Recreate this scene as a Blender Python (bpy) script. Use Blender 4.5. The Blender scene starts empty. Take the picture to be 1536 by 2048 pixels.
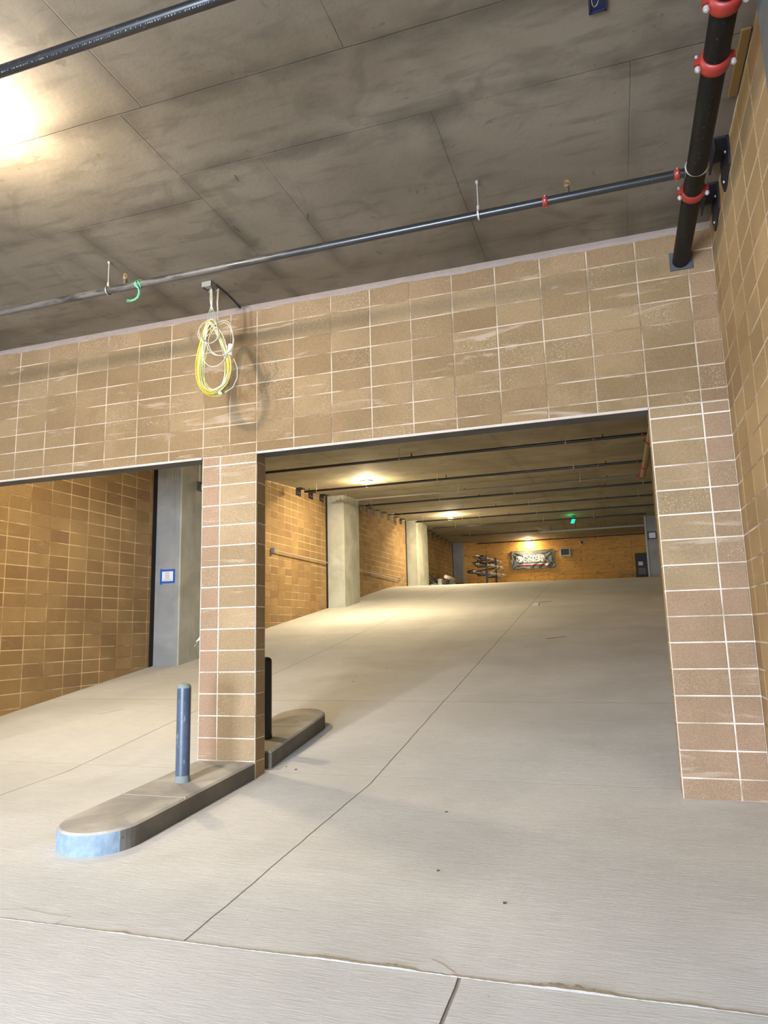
import bpy, math, random
from mathutils import Vector, Matrix
random.seed(7)
PI = math.pi
sc = bpy.context.scene
COL = sc.collection
V = Vector

# ------------------------------------------------------------------ profiles of the place (metres)
CY = [-20, 0, 4, 9.77, 11.75, 13.87, 16.3, 18.86, 22.1, 25.4, 31.5, 40]
CZ = [4.65, 4.65, 4.80, 5.157, 5.292, 5.426, 5.584, 5.724, 5.831, 5.87, 5.82, 5.8]
FY = [-20, -6.5, -2.8, 0, 16.1, 17.5, 18.9, 19.73, 21, 22.1, 26, 40]
FZ = [-.75, -.39, -.178, 0, 2.366, 2.586, 2.8, 2.915, 3.015, 3.06, 3.09, 3.09]
def interp(x, a, b):
    if x <= a[0]: return b[0]
    for i in range(len(a) - 1):
        if x <= a[i + 1]:
            t = (x - a[i]) / (a[i + 1] - a[i]); return b[i] + t * (b[i + 1] - b[i])
    return b[-1]
def ceil_z(y): return interp(y, CY, CZ)
def floor_z(y, x=-5):
    z = interp(y, FY, FZ)
    return z - .0055 * (x + 5) * min(1, max(0, (y - 14) / 6))

# ------------------------------------------------------------------ mesh builder
class MB:
    def __init__(s): s.v = []; s.f = []; s.m = []; s.sm = []; s.col = []
    def add(s, vs, fs, mi=0, smooth=False, col=None):
        o = len(s.v); s.v += [V(p) for p in vs]
        for f in fs:
            s.f.append(tuple(i + o for i in f)); s.m.append(mi); s.sm.append(smooth); s.col.append(col or (0, 0, 0))
        return s
    def box(s, a, b, mi=0, col=None, skip=()):
        x0, y0, z0 = a; x1, y1, z1 = b
        vs = [(x0,y0,z0),(x1,y0,z0),(x1,y1,z0),(x0,y1,z0),(x0,y0,z1),(x1,y0,z1),(x1,y1,z1),(x0,y1,z1)]
        return s.add(vs, [(0,3,2,1),(4,5,6,7),(0,1,5,4),(1,2,6,5),(2,3,7,6),(3,0,4,7)], mi, False, col)
    def bbox(s, a, b, bev, mi=0, col=None):
        """box with chamfered edges"""
        import itertools
        c = [(a[i] + b[i]) / 2 for i in range(3)]; h = [abs(b[i] - a[i]) / 2 for i in range(3)]
        vs = []; idx = {}
        for sg in itertools.product((-1, 1), repeat=3):
            for ax in range(3):
                p = [c[i] + sg[i] * (h[i] - (0 if i == ax else bev)) for i in range(3)]
                idx[(sg, ax)] = len(vs); vs.append(p)
        fs = []
        for ax in range(3):
            o1, o2 = [i for i in range(3) if i != ax]
            for sgn in (-1, 1):
                q = []
                for a1, a2 in ((-1,-1),(1,-1),(1,1),(-1,1)):
                    sg = [0, 0, 0]; sg[ax] = sgn; sg[o1] = a1; sg[o2] = a2; q.append(idx[(tuple(sg), ax)])
                fs.append(tuple(q))
        for ax in range(3):
            o1, o2 = [i for i in range(3) if i != ax]
            for a1 in (-1, 1):
                for a2 in (-1, 1):
                    sg = [0, 0, 0]; sg[o1] = a1; sg[o2] = a2
                    lo = list(sg); hi = list(sg); lo[ax] = -1; hi[ax] = 1
                    fs.append((idx[(tuple(lo), o1)], idx[(tuple(hi), o1)], idx[(tuple(hi), o2)], idx[(tuple(lo), o2)]))
        for sg in itertools.product((-1, 1), repeat=3):
            fs.append(tuple(idx[(sg, k)] for k in range(3)))
        # orient outwards
        cc = V(c); out = []
        for f in fs:
            p = [V(vs[i]) for i in f]; n = (p[1] - p[0]).cross(p[2] - p[0]); m = sum(p, V((0,0,0))) / len(p)
            out.append(f if n.dot(m - cc) > 0 else tuple(reversed(f)))
        return s.add(vs, out, mi, False, col)
    def cyl(s, p, q, r, n=12, r2=None, mi=0, caps=True):
        p = V(p); q = V(q); r2 = r if r2 is None else r2
        d = (q - p).normalized(); a = d.orthogonal().normalized(); b = d.cross(a)
        vs = []
        for c, rr in ((p, r), (q, r2)):
            for k in range(n):
                t = 2 * PI * k / n; vs.append(c + (a * math.cos(t) + b * math.sin(t)) * rr)
        s.add(vs, [(k, (k + 1) % n, n + (k + 1) % n, n + k) for k in range(n)], mi, True)
        if caps: s.add(vs[:n], [tuple(reversed(range(n)))], mi); s.add(vs[n:], [tuple(range(n))], mi)
        return s
    def tube(s, path, r, n=8, mi=0, closed=False, flat=None):
        P = [V(p) for p in path]; L = len(P); vs = []; prev = None
        for i in range(L):
            if closed: d = (P[(i + 1) % L] - P[i - 1])
            else: d = P[min(i + 1, L - 1)] - P[max(i - 1, 0)]
            d.normalize()
            if prev is None: a = d.orthogonal().normalized()
            else:
                a = prev - d * prev.dot(d)
                a = a.normalized() if a.length > 1e-6 else d.orthogonal().normalized()
            prev = a; b = d.cross(a)
            for k in range(n):
                t = 2 * PI * k / n
                vs.append(P[i] + a * math.cos(t) * r + b * math.sin(t) * (flat if flat else r))
        R = L if closed else L - 1
        fs = [(i * n + k, i * n + (k + 1) % n, ((i + 1) % L) * n + (k + 1) % n, ((i + 1) % L) * n + k) for i in range(R) for k in range(n)]
        s.add(vs, fs, mi, True)
        if not closed:
            s.add(vs[:n], [tuple(reversed(range(n)))], mi); s.add(vs[-n:], [tuple(range(n))], mi)
        return s
    def lathe(s, prof, c, axis=(0, 0, 1), n=24, mi=0, smooth=True):
        c = V(c); d = V(axis).normalized(); a = d.orthogonal().normalized(); b = d.cross(a); vs = []
        for (r, h) in prof:
            for k in range(n):
                t = 2 * PI * k / n; vs.append(c + d * h + (a * math.cos(t) + b * math.sin(t)) * r)
        fs = [(i * n + k, i * n + (k + 1) % n, (i + 1) * n + (k + 1) % n, (i + 1) * n + k) for i in range(len(prof) - 1) for k in range(n)]
        s.add(vs, fs, mi, smooth)
        if prof[0][0] > 1e-4: s.add(vs[:n], [tuple(reversed(range(n)))], mi)
        if prof[-1][0] > 1e-4: s.add(vs[-n:], [tuple(range(n))], mi)
        return s
    def prism(s, poly, z0, z1, mi=0, side=None, zf0=None, zf1=None):
        """poly: CCW list of (x,y); heights may be functions of (x,y)"""
        n = len(poly); f0 = zf0 or (lambda x, y: z0); f1 = zf1 or (lambda x, y: z1)
        vs = [(x, y, f0(x, y)) for x, y in poly] + [(x, y, f1(x, y)) for x, y in poly]
        s.add(vs, [tuple(reversed(range(n))), tuple(range(n, 2 * n))], mi)
        for k in range(n):
            s.add([vs[k], vs[(k + 1) % n], vs[n + (k + 1) % n], vs[n + k]], [(0, 1, 2, 3)], side(k) if side else mi)
        return s
    def build(s, name, mats, parent=None, base=None, recalc=False):
        if not isinstance(mats, (list, tuple)): mats = [mats]
        if parent is not None: o = V(parent['_o'])
        elif base is not None: o = V(base)
        else:
            xs = [p.x for p in s.v]; ys = [p.y for p in s.v]; zs = [p.z for p in s.v]
            o = V(((min(xs) + max(xs)) / 2, (min(ys) + max(ys)) / 2, min(zs)))
        me = bpy.data.meshes.new(name)
        me.from_pydata([tuple(p - o) for p in s.v], [], s.f)
        for m in mats: me.materials.append(m)
        me.polygons.foreach_set('material_index', s.m)
        me.polygons.foreach_set('use_smooth', s.sm)
        if any(c != (0, 0, 0) for c in s.col):
            at = me.color_attributes.new('tone', 'FLOAT_COLOR', 'CORNER')
            data = []
            for c, f in zip(s.col, s.f): data += [c[0], c[1], c[2], 1.0] * len(f)
            at.data.foreach_set('color', data)
        me.update()
        ob = bpy.data.objects.new(name, me); COL.objects.link(ob)
        if parent is not None: ob.parent = parent
        else: ob.location = o
        ob['_o'] = tuple(o)
        OBS.append(ob)
        return ob
OBS = []
def tag(o, label=None, cat=None, group=None, kind=None):
    if label: o['label'] = label
    if cat: o['category'] = cat
    if group: o['group'] = group
    if kind: o['kind'] = kind
    return o
def thing(name, label, cat, loc, group=None):
    o = bpy.data.objects.new(name, None); COL.objects.link(o); o.location = loc; o.empty_display_size = .1
    o['_o'] = tuple(loc); OBS.append(o)
    return tag(o, label, cat, group)
def struct(name, mb, mats, base=None): return tag(mb.build(name, mats, base=base), kind='structure')

# ------------------------------------------------------------------ materials
class NT:
    def __init__(s, name):
        s.mat = bpy.data.materials.new(name); s.mat.use_nodes = True; s.t = s.mat.node_tree; s.t.nodes.clear()
        s.out = s.n('ShaderNodeOutputMaterial'); s.b = s.n('ShaderNodeBsdfPrincipled'); s.l(s.b.outputs[0], s.out.inputs[0])
        s.pos = s.n('ShaderNodeNewGeometry').outputs['Position']
    def n(s, k): return s.t.nodes.new(k)
    def l(s, a, b): s.t.links.new(a, b)
    def put(s, sock, v):
        if isinstance(v, (int, float)): sock.default_value = v
        elif isinstance(v, (tuple, list)): sock.default_value = tuple(v) + ((1,) if len(v) == 3 and len(sock.default_value) == 4 else ())
        else: s.l(v, sock)
    def m(s, op, a, b=0.0, c=None, clamp=False):
        x = s.n('ShaderNodeMath'); x.operation = op; x.use_clamp = clamp; s.put(x.inputs[0], a); s.put(x.inputs[1], b)
        if c is not None: s.put(x.inputs[2], c)
        return x.outputs[0]
    def xyz(s):
        x = s.n('ShaderNodeSeparateXYZ'); s.l(s.pos, x.inputs[0]); return x.outputs
    def mapv(s, sc_=(1, 1, 1), rot=(0, 0, 0), src=None):
        x = s.n('ShaderNodeMapping'); s.l(src or s.pos, x.inputs['Vector']); x.inputs['Scale'].default_value = sc_; x.inputs['Rotation'].default_value = rot; return x.outputs[0]
    def noise(s, scale, detail=4, vec=None, rough=.55, dist=0.0, raw=False):
        x = s.n('ShaderNodeTexNoise'); s.l(vec or s.pos, x.inputs['Vector']); x.inputs['Scale'].default_value = scale
        x.inputs['Detail'].default_value = detail; x.inputs['Roughness'].default_value = rough; x.inputs['Distortion'].default_value = dist
        return x.outputs['Color' if raw else 'Fac']
    def ramp(s, f, stops):
        x = s.n('ShaderNodeValToRGB'); s.l(f, x.inputs[0]); e = x.color_ramp.elements
        while len(e) < len(stops): e.new(.5)
        for k, (p, c) in enumerate(stops):
            e[k].position = p; e[k].color = (c, c, c, 1) if isinstance(c, (int, float)) else tuple(c) + (1,)
        return x.outputs[0]
    def smooth(s, f, a, b):
        x = s.n('ShaderNodeMapRange'); x.interpolation_type = 'SMOOTHSTEP'; s.put(x.inputs[0], f)
        x.inputs[1].default_value = a; x.inputs[2].default_value = b; return x.outputs[0]
    def mix(s, f, a, b, mode='MIX'):
        x = s.n('ShaderNodeMix'); x.data_type = 'RGBA'; x.blend_type = mode
        s.put(x.inputs[0], f); s.put(x.inputs[6], a); s.put(x.inputs[7], b); return x.outputs[2]
    def line(s, axis, v, w0, w1):
        """1 on the line axis=v, 0 beyond w1"""
        d = s.m('ABSOLUTE', s.m('SUBTRACT', axis, v)); x = s.n('ShaderNodeMapRange'); s.put(x.inputs[0], d)
        x.inputs[1].default_value = w0; x.inputs[2].default_value = w1; x.inputs[3].default_value = 1; x.inputs[4].default_value = 0; return x.outputs[0]
    def bump(s, h, dist=.01, st=1.0):
        x = s.n('ShaderNodeBump'); s.l(h, x.inputs['Height']); x.inputs['Distance'].default_value = dist; x.inputs['Strength'].default_value = st
        s.l(x.outputs[0], s.b.inputs['Normal']); return x
    def fin(s, col, rough=.8, metal=0.0, spec=.5, emit=None, es=0.0):
        s.put(s.b.inputs['Base Color'], col); s.put(s.b.inputs['Roughness'], rough); s.b.inputs['Metallic'].default_value = metal
        s.b.inputs['Specular IOR Level'].default_value = spec
        if emit: s.put(s.b.inputs['Emission Color'], emit); s.b.inputs['Emission Strength'].default_value = es
        return s.mat
def plain(name, col, rough=.6, metal=0.0, var=.12, scale=30, bump=.0, spec=.5):
    t = NT(name); f = t.noise(scale, 3)
    a = tuple(c * (1 - var) for c in col); b = tuple(min(1, c * (1 + var)) for c in col)
    if bump: t.bump(t.noise(scale * 4, 3), bump)
    return t.fin(t.mix(f, a, b), rough, metal, spec)

def block_mat(name, c1, c2, pink, smear=.35, light=(.62, .50, .38)):
    t = NT(name); at = t.n('ShaderNodeAttribute'); at.attribute_name = 'tone'
    sp = t.n('ShaderNodeSeparateColor'); t.l(at.outputs['Color'], sp.inputs[0])
    c = t.mix(sp.outputs[0], c1, c2); c = t.mix(sp.outputs[1], c, pink)
    big = t.noise(1.1, 3); c = t.mix(t.m('MULTIPLY', t.smooth(big, .38, .66), .5), c, tuple(x * .72 for x in c1))
    fine = t.noise(190, 2, rough=.7); c = t.mix(t.smooth(fine, .3, .75), t.mix(1, c, (.72,) * 3, 'MULTIPLY'), t.mix(1, c, (1.22, 1.22, 1.22), 'MULTIPLY'))
    spk = t.m('MULTIPLY', t.smooth(t.noise(130, 1), .60, .70), t.m('MULTIPLY', t.smooth(t.noise(2.3, 2), .42, .62), sp.outputs[2]))
    c = t.mix(t.m('MULTIPLY', spk, .6), c, (.62, .54, .36))
    sm = t.smooth(t.noise(1, 4, t.mapv((1.3, 1.3, 9)), dist=.8), .60, .72)
    c = t.mix(t.m('MULTIPLY', sm, smear), c, light)
    t.bump(t.noise(170, 3, rough=.7), .004, .6)
    return t.fin(c, .88, spec=.25)
M = {}
M['block'] = block_mat('tan_block', (.235, .152, .073), (.31, .21, .108), (.30, .182, .108))
M['block_p'] = block_mat('pale_lit_block', (.31, .215, .112), (.40, .285, .160), (.345, .22, .138))  # paler pillar blocks, the light falling on them put into the colour
M['block_in'] = block_mat('ochre_block', (.30, .19, .082), (.39, .26, .12), (.28, .17, .085), .12)
t = NT('mortar'); M['mortar'] = t.fin(t.mix(t.smooth(t.noise(2.2, 4), .36, .60), (.22, .15, .085), (.50, .40, .29)), .9, spec=.2)
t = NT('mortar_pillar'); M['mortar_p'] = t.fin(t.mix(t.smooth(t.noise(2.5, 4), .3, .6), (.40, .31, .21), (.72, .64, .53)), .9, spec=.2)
t = NT('mortar_inner'); M['mortar_in'] = t.fin(t.mix(t.smooth(t.noise(1.3, 5), .36, .60), (.24, .16, .075), (.62, .48, .29)), .9, spec=.2)

# floor concrete: broom finish, sawn joints
def floor_mat(name, a, b, joints):
    t = NT(name); x, y, z = t.xyz()
    c = t.mix(t.smooth(t.noise(.55, 4, dist=.6), .32, .68), a, b)
    c = t.mix(t.m('MULTIPLY', t.smooth(t.noise(.8, 5, t.mapv((.5, 2.6, 1)), dist=.4), .5, .75), .25), c, tuple(v * 1.12 for v in b))
    c = t.mix(t.m('MULTIPLY', t.smooth(t.noise(.5, 5, t.mapv((3.2, .25, 1))), .52, .75), .16), c, tuple(v * .78 for v in a))
    broom = t.noise(1, 4, t.mapv((5, 210, 5)), rough=.75); broom2 = t.noise(1, 3, t.mapv((14, 90, 14)), dist=.3)
    c = t.mix(t.smooth(broom, .3, .7), t.mix(1, c, (.84,) * 3, 'MULTIPLY'), t.mix(1, c, (1.09,) * 3, 'MULTIPLY'))
    fl = t.smooth(t.noise(16, 2), .775, .80); c = t.mix(t.m('MULTIPLY', fl, .6), c, (.16, .14, .12))
    wob = t.m('MULTIPLY', t.m('SUBTRACT', t.noise(2.2, 3), .5), .03)
    h = t.m('ADD', t.m('MULTIPLY', broom, .5), t.m('MULTIPLY', broom2, .5))
    for ax, v, w, lo, hi, light in joints:
        A = x if ax == 'x' else y; B = y if ax == 'x' else x
        k = t.line(t.m('ADD', A, wob), v, w * .35, w)
        k = t.m('MULTIPLY', k, t.m('MULTIPLY', t.m('GREATER_THAN', B, lo), t.m('LESS_THAN', B, hi)))
        c = t.mix(t.m('MULTIPLY', k, .75), c, (.72, .68, .62) if light else (.13, .11, .09)); h = t.m('SUBTRACT', h, t.m('MULTIPLY', k, 2.0))
    t.bump(h, .006, .9)
    return t.fin(c, .78, spec=.35)
M['floor'] = floor_mat('ramp_concrete', (.54, .54, .52), (.635, .635, .615),
    [('x', 1.12, .006, -2.8, 19, 0), ('x', -2.1, .006, -2.8, 19, 0), ('y', .2, .006, -9, 9, 1), ('y', 2.84, .006, -9, 9, 0), ('y', 8.5, .006, -9, 9, 0)])
M['apron'] = floor_mat('apron_concrete', (.53, .53, .515), (.62, .62, .605), [('x', 2.52, .010, -9, -2.8, 0)])

# slab ceiling: plywood form marks
def ceil_mat(name, a, b, lines, streak):
    t = NT(name); x, y, z = t.xyz()
    c = t.mix(t.smooth(t.noise(.7, 5, dist=.9), .3, .7), a, b)
    c = t.mix(t.m('MULTIPLY', t.smooth(t.noise(2.4, 5, dist=1.2), .52, .72), .45), c, tuple(v * .62 for v in a))
    c = t.mix(t.m('MULTIPLY', t.smooth(t.noise(9, 3, dist=1.5), .66, .74), .5), c, tuple(v * .5 for v in a))
    st = t.smooth(t.noise(1, 4, t.mapv(streak), dist=.3), .5, .72); c = t.mix(t.m('MULTIPLY', st, .5), c, tuple(v * .6 for v in a))
    wob = t.m('MULTIPLY', t.m('SUBTRACT', t.noise(1.3, 4), .5), .16); wob2 = t.m('MULTIPLY', t.m('SUBTRACT', t.noise(3, 2), .5), .012)
    patch = t.smooth(t.noise(1.9, 3), .36, .6); h = t.noise(26, 4)
    cm = t.smooth(t.noise(.9, 3), .38, .62)
    for ax, v, lo, hi, dark in lines:
        A = x if ax == 'x' else y; B = y if ax == 'x' else x
        rng = t.m('MULTIPLY', t.m('GREATER_THAN', B, lo), t.m('LESS_THAN', B, hi))
        soft = t.m('MULTIPLY', t.m('MULTIPLY', t.line(t.m('ADD', A, wob), v, .01, .13), rng), patch)
        core = t.m('MULTIPLY', t.line(t.m('ADD', A, wob2), v, .001, .0055), t.m('MULTIPLY', rng, t.m('ADD', .25, t.m('MULTIPLY', cm, .75))))
        c = t.mix(t.m('MULTIPLY', soft, .75 * dark), c, tuple(q * .5 for q in a)); c = t.mix(t.m('MULTIPLY', core, .7 * dark), c, tuple(q * .3 for q in a))
        h = t.m('SUBTRACT', h, t.m('MULTIPLY', core, 1.5))
    t.bump(h, .003, .5)
    return t.fin(c, .8, spec=.3)
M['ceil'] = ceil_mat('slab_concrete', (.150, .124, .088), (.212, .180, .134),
    [('y', -2.73, -9, 9, 1), ('y', -2.06, .48, 9, 1), ('y', -1.76, -9, .48, .9), ('x', .48, -2.72, 0, 1), ('x', 2.03, -9, -2.74, 1), ('x', 1.12, -2.04, -.3, .7),
     ('x', 2.38, -2.06, 0, .9), ('x', -.74, -1.74, 0, .8), ('x', -1.11, -1.9, 0, .6), ('x', 3.61, -2.06, 0, .5), ('y', -.35, -9, 9, .5), ('y', -4.0, -9, 9, 1), ('x', .65, -4, -2.73, .7)], (2.2, 9, 1))
lin = []
k = 0
yy = 1.3
while yy < 31:
    lin.append(('y', yy, -9, 9, .8 if k % 2 else .5)); yy += 2.44; k += 1
lin += [('x', -2.4, 0, 32, .4), ('x', 1.2, 0, 32, .5), ('x', 3.0, 0, 32, .4)]
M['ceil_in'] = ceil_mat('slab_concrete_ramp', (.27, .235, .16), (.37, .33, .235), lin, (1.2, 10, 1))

def conc(name, a, b, vert=True, bug=.3, rough=.8):
    t = NT(name); c = t.mix(t.smooth(t.noise(1.6, 4, dist=.6), .3, .7), a, b)
    st = t.smooth(t.noise(1, 4, t.mapv((7, 7, .7) if vert else (2, 2, 2)), dist=.4), .5, .72)
    c = t.mix(t.m('MULTIPLY', st, .32), c, tuple(v * .68 for v in a))
    c = t.mix(t.m('MULTIPLY', t.smooth(t.noise(22, 3), .68, .74), bug), c, tuple(v * .45 for v in a))
    t.bump(t.noise(45, 4), .002, .5); return t.fin(c, rough, spec=.3)
M['column'] = conc('column_concrete', (.36, .365, .30), (.49, .495, .42))
M['column_blue'] = conc('column_face_concrete', (.25, .255, .25), (.33, .335, .32))
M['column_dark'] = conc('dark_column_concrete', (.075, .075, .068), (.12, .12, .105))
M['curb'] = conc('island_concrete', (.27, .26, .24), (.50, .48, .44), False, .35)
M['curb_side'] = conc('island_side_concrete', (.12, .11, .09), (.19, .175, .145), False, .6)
t = NT('island_nose_paint'); t.bump(t.noise(60, 4, rough=.7), .006, .8)
M['nose'] = t.fin(t.mix(t.smooth(t.noise(14, 4), .35, .65), (.20, .265, .33), (.26, .335, .40)), .7, spec=.3)
M['white_joint'] = plain('joint_filler', (.38, .35, .30), .9, bump=.004)
t = NT('bollard_paint'); c = t.mix(t.smooth(t.noise(6, 4), .35, .65), (.045, .064, .098), (.068, .092, .135))
c = t.mix(t.m('MULTIPLY', t.smooth(t.noise(38, 3, t.mapv((1, 1, .35))), .63, .68), .6), c, (.28, .30, .31))
M['bollard'] = t.fin(c, .38, spec=.5)
M['bollard_shaded'] = plain('bollard_paint_shaded', (.012, .012, .014), .5)  # blue grey paint drawn black: shade put into the colour
M['bollard_cap'] = plain('bollard_cap_concrete', (.22, .245, .235), .85, scale=60, bump=.004)
# pipes
t = NT('black_pipe_paint'); c = t.mix(t.smooth(t.noise(1, 3, t.mapv((1.2, 9, 9))), .55, .75), (.009, .0095, .011), (.020, .020, .019))
c = t.mix(t.m('MULTIPLY', t.smooth(t.noise(48, 4, rough=.7), .62, .72), .35), c, (.30, .28, .25))
M['pipe'] = t.fin(c, .3, spec=.6)
t = NT('main_pipe_paint'); x, y, z = t.xyz()
c = t.mix(t.smooth(t.noise(1, 3, t.mapv((8, 1.2, 8))), .5, .75), (.004, .004, .004), (.010, .010, .008))
c = t.mix(t.m('MULTIPLY', t.smooth(t.noise(1, 4, t.mapv((75, 42, 75)), rough=.75), .60, .70), .6), c, (.13, .125, .10))
M['main'] = t.fin(c, .5, spec=.22)
t = NT('dusty_pipe_paint'); x, y, z = t.xyz()
dust = t.m('MULTIPLY', t.smooth(x, 2.0, -.6), t.smooth(t.noise(1, 5, t.mapv((3.5, 16, 16)), rough=.7), .36, .62))
c = t.mix(t.m('MULTIPLY', t.smooth(t.noise(70, 3), .62, .7), .25), (.016, .017, .018), (.22, .21, .19)); c = t.mix(t.m('MULTIPLY', dust, .8), c, (.105, .09, .075))
M['pipe_dusty'] = t.fin(c, t.m('ADD', .28, t.m('MULTIPLY', dust, .4)), spec=.6)
M['pipe_warm_lit'] = plain('warm_lit_pipe', (.24, .165, .08), .5, var=.25, scale=6)  # black main pipe drawn tan: warm lamp light put into the colour
M['pipe_light'] = plain('galvanised_pipe', (.42, .40, .35), .5, .3, scale=8)
M['pipe_mid'] = plain('grey_primed_pipe', (.17, .155, .125), .45, scale=8)
M['red'] = plain('red_coupling_paint', (.27, .022, .015), .45, var=.3, scale=25)
M['zinc'] = plain('zinc_bolt', (.60, .60, .57), .35, .5)
M['rod'] = plain('hanger_steel', (.46, .44, .41), .4, .4)
M['brass'] = plain('brass_head', (.42, .28, .12), .4, .6)
M['head_body'] = plain('head_stub', (.07, .055, .04), .5)
M['clip'] = plain('dark_clip_steel', (.022, .024, .034), .5, .2)
M['clip_grey'] = plain('grey_clip_steel', (.075, .075, .08), .6, .2)
M['green'] = plain('green_tie_plastic', (.10, .55, .25), .4, var=.35, scale=40)
M['white_wire'] = plain('white_cable', (.48, .455, .36), .5, var=.15)
M['yellow_wire'] = plain('yellow_cable', (.48, .40, .03), .45, var=.15)
M['tape'] = plain('clear_tape', (.70, .69, .62), .35)
M['box_grey'] = plain('galvanised_box', (.30, .30, .27), .5, .4)
M['black'] = plain('hollow_shade', (.006, .006, .008), .8)
M['dark_blue'] = plain('blue_box_plastic', (.010, .016, .055), .5)
M['sealant'] = plain('dark_joint_foam', (.010, .006, .004), .95)
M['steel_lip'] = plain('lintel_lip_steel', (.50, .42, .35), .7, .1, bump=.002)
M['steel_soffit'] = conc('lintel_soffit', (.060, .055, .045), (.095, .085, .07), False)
M['bead'] = plain('mortar_bead', (.29, .232, .198), .9, var=.15, scale=9, bump=.004)
M['blue_tape'] = plain('blue_painters_tape', (.012, .10, .42), .55, var=.2)
M['blue_tape_dark'] = plain('navy_tape', (.02, .04, .12), .55)
M['paper'] = plain('white_paper', (.78, .78, .80), .8, var=.04)
M['ink'] = plain('grey_ink', (.22, .18, .20), .8)
M['ink_red'] = plain('red_ink', (.50, .16, .20), .8)
M['plastic'] = plain('white_plastic_film', (.75, .76, .80), .35, var=.1)
M['white'] = plain('white_enamel', (.62, .61, .56), .4)
M['grille'] = plain('dark_grille', (.07, .075, .07), .5)
M['cab'] = plain('black_cabinet_steel', (.012, .012, .016), .5)
M['cab_grey'] = plain('grey_label', (.14, .14, .13), .6)
M['wood'] = plain('pine_strip', (.20, .115, .030), .7, var=.3, scale=7)
M['conduit'] = plain('bundle_conduit', (.70, .68, .60), .4, .1, var=.3, scale=5)
M['rusty'] = plain('dark_strut', (.06, .05, .035), .6, .3, var=.5, scale=9)
M['debris'] = plain('dark_debris', (.09, .07, .05), .9)
t = NT('plywood'); x, y, z = t.xyz()
vv = t.mapv((1, 1, 6)); g = t.noise(1.4, 5, vv, dist=2.2)
c = t.mix(t.smooth(g, .3, .7), (.52, .26, .055), (.68, .38, .10))
vo = t.n('ShaderNodeTexVoronoi'); vo.voronoi_dimensions = '2D'; cb = t.n('ShaderNodeCombineXYZ'); t.l(t.m('MULTIPLY', x, 1.6), cb.inputs[0]); t.l(t.m('MULTIPLY', z, 3.0), cb.inputs[1]); t.l(cb.outputs[0], vo.inputs['Vector']); vo.inputs['Scale'].default_value = .85; vo.inputs['Randomness'].default_value = 1
c = t.mix(t.m('MULTIPLY', t.smooth(vo.outputs['Distance'], .085, .035), .75), c, (.14, .05, .012))
for v in (-3.2, -.76, 1.68, 4.12): c = t.mix(t.m('MULTIPLY', t.line(x, v, .004, .02), .5), c, (.2, .09, .02))
for v in (3.9, 5.12): c = t.mix(t.m('MULTIPLY', t.line(z, v, .004, .02), .5), c, (.2, .09, .02))
M['ply'] = t.fin(c, .6, spec=.3)
t = NT('banner_vinyl'); c = t.mix(t.smooth(t.noise(3, 4), .3, .7), (.085, .085, .075), (.20, .20, .175)); M['vinyl'] = t.fin(c, .22, spec=.8)
M['vinyl_white'] = plain('banner_white_print', (.80, .79, .74), .3)
M['vinyl_red'] = plain('banner_red_print', (.30, .04, .035), .3)
def emit(name, col, st):
    t = NT(name); return t.fin(tuple(min(1, c) for c in col), .4, emit=col, es=st)
M['lens'] = emit('lamp_lens', (1, .90, .66), 26)
M['lens_cool'] = emit('lamp_lens_cool', (1, .93, .78), 26)
M['green_lit'] = emit('green_exit_glow', (.0, 1, .30), 5)

# ------------------------------------------------------------------ block walls
B = .4064; H = .2032; ZT = 22.75 * H   # joint j lies at ZT - j*H
MW = .0056
def tone(kind=0): return (random.random(), kind, random.random())
def blocks(mb, O, u, n, ue, ve, kindf=None, keep=None, prot=.0035, inset=MW, mi=1):
    """face of laid blocks: O + u*a + z*b, proud of the joint plane along n"""
    O = V(O); u = V(u); n = V(n); z = V((0, 0, 1)); bv = .004
    flip = u.cross(z).dot(n) < 0
    for i in range(len(ue) - 1):
        for j in range(len(ve) - 1):
            a0, a1 = ue[i] + inset, ue[i + 1] - inset; b0, b1 = ve[j] + inset, ve[j + 1] - inset
            if a1 - a0 < .01 or b1 - b0 < .01: continue
            if keep and not keep((ue[i] + ue[i + 1]) / 2, (ve[j] + ve[j + 1]) / 2): continue
            c = tone(kindf(ue[i], ue[i + 1], ve[j]) if kindf else 0); wob = random.uniform(-.0007, .0007)
            lo = [O + u * a + z * b for a, b in ((a0, b0), (a1, b0), (a1, b1), (a0, b1))]
            hi = [O + u * a + z * b + n * (prot + wob) for a, b in ((a0 + bv, b0 + bv), (a1 - bv, b0 + bv), (a1 - bv, b1 - bv), (a0 + bv, b1 - bv))]
            fs = [(4, 5, 6, 7), (0, 1, 5, 4), (1, 2, 6, 5), (2, 3, 7, 6), (3, 0, 4, 7)]
            if flip: fs = [tuple(reversed(f)) for f in fs]
            mb.add(lo + hi, fs, mi, False, c)
jz = lambda j: ZT - j * H
LB = 3.095                       # underside of the lintel
zl = [LB] + [jz(j) for j in range(7, 0, -1)] + [4.60]
zp = [jz(j) for j in range(23, 7, -1)] + [LB]
zp = [z for z in zp]

# facade above the two openings
mb = MB(); mb.box((-9, 0, LB), (4.267, .19, 4.72), 0)
left_u = [-1.5 - k for k in range(0, 20)][::-1]
ue = [k * B for k in left_u if k * B > -9] + [-.75 * B] + [k * B for k in range(0, 11)] + [10.5 * B]
blocks(mb, (0, 0, 0), (1, 0, 0), (0, -1, 0), ue, zl, lambda a, b, v: .55 if a > 10 * B - .01 else (.25 if v > jz(2) else 0))
blocks(mb, (0, .19, 0), (1, 0, 0), (0, 1, 0), ue, zl)
# far left pillar and unseen filler walls added at both ends against sky light
mb.box((-9, 0, -.5), (-4.27, .19, LB), 0); mb.box((4.267, 0, -.5), (4.66, .194, 4.72), 0)
struct('wall_front', mb, [M['mortar'], M['block']], base=(0, 0, LB))

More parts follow.
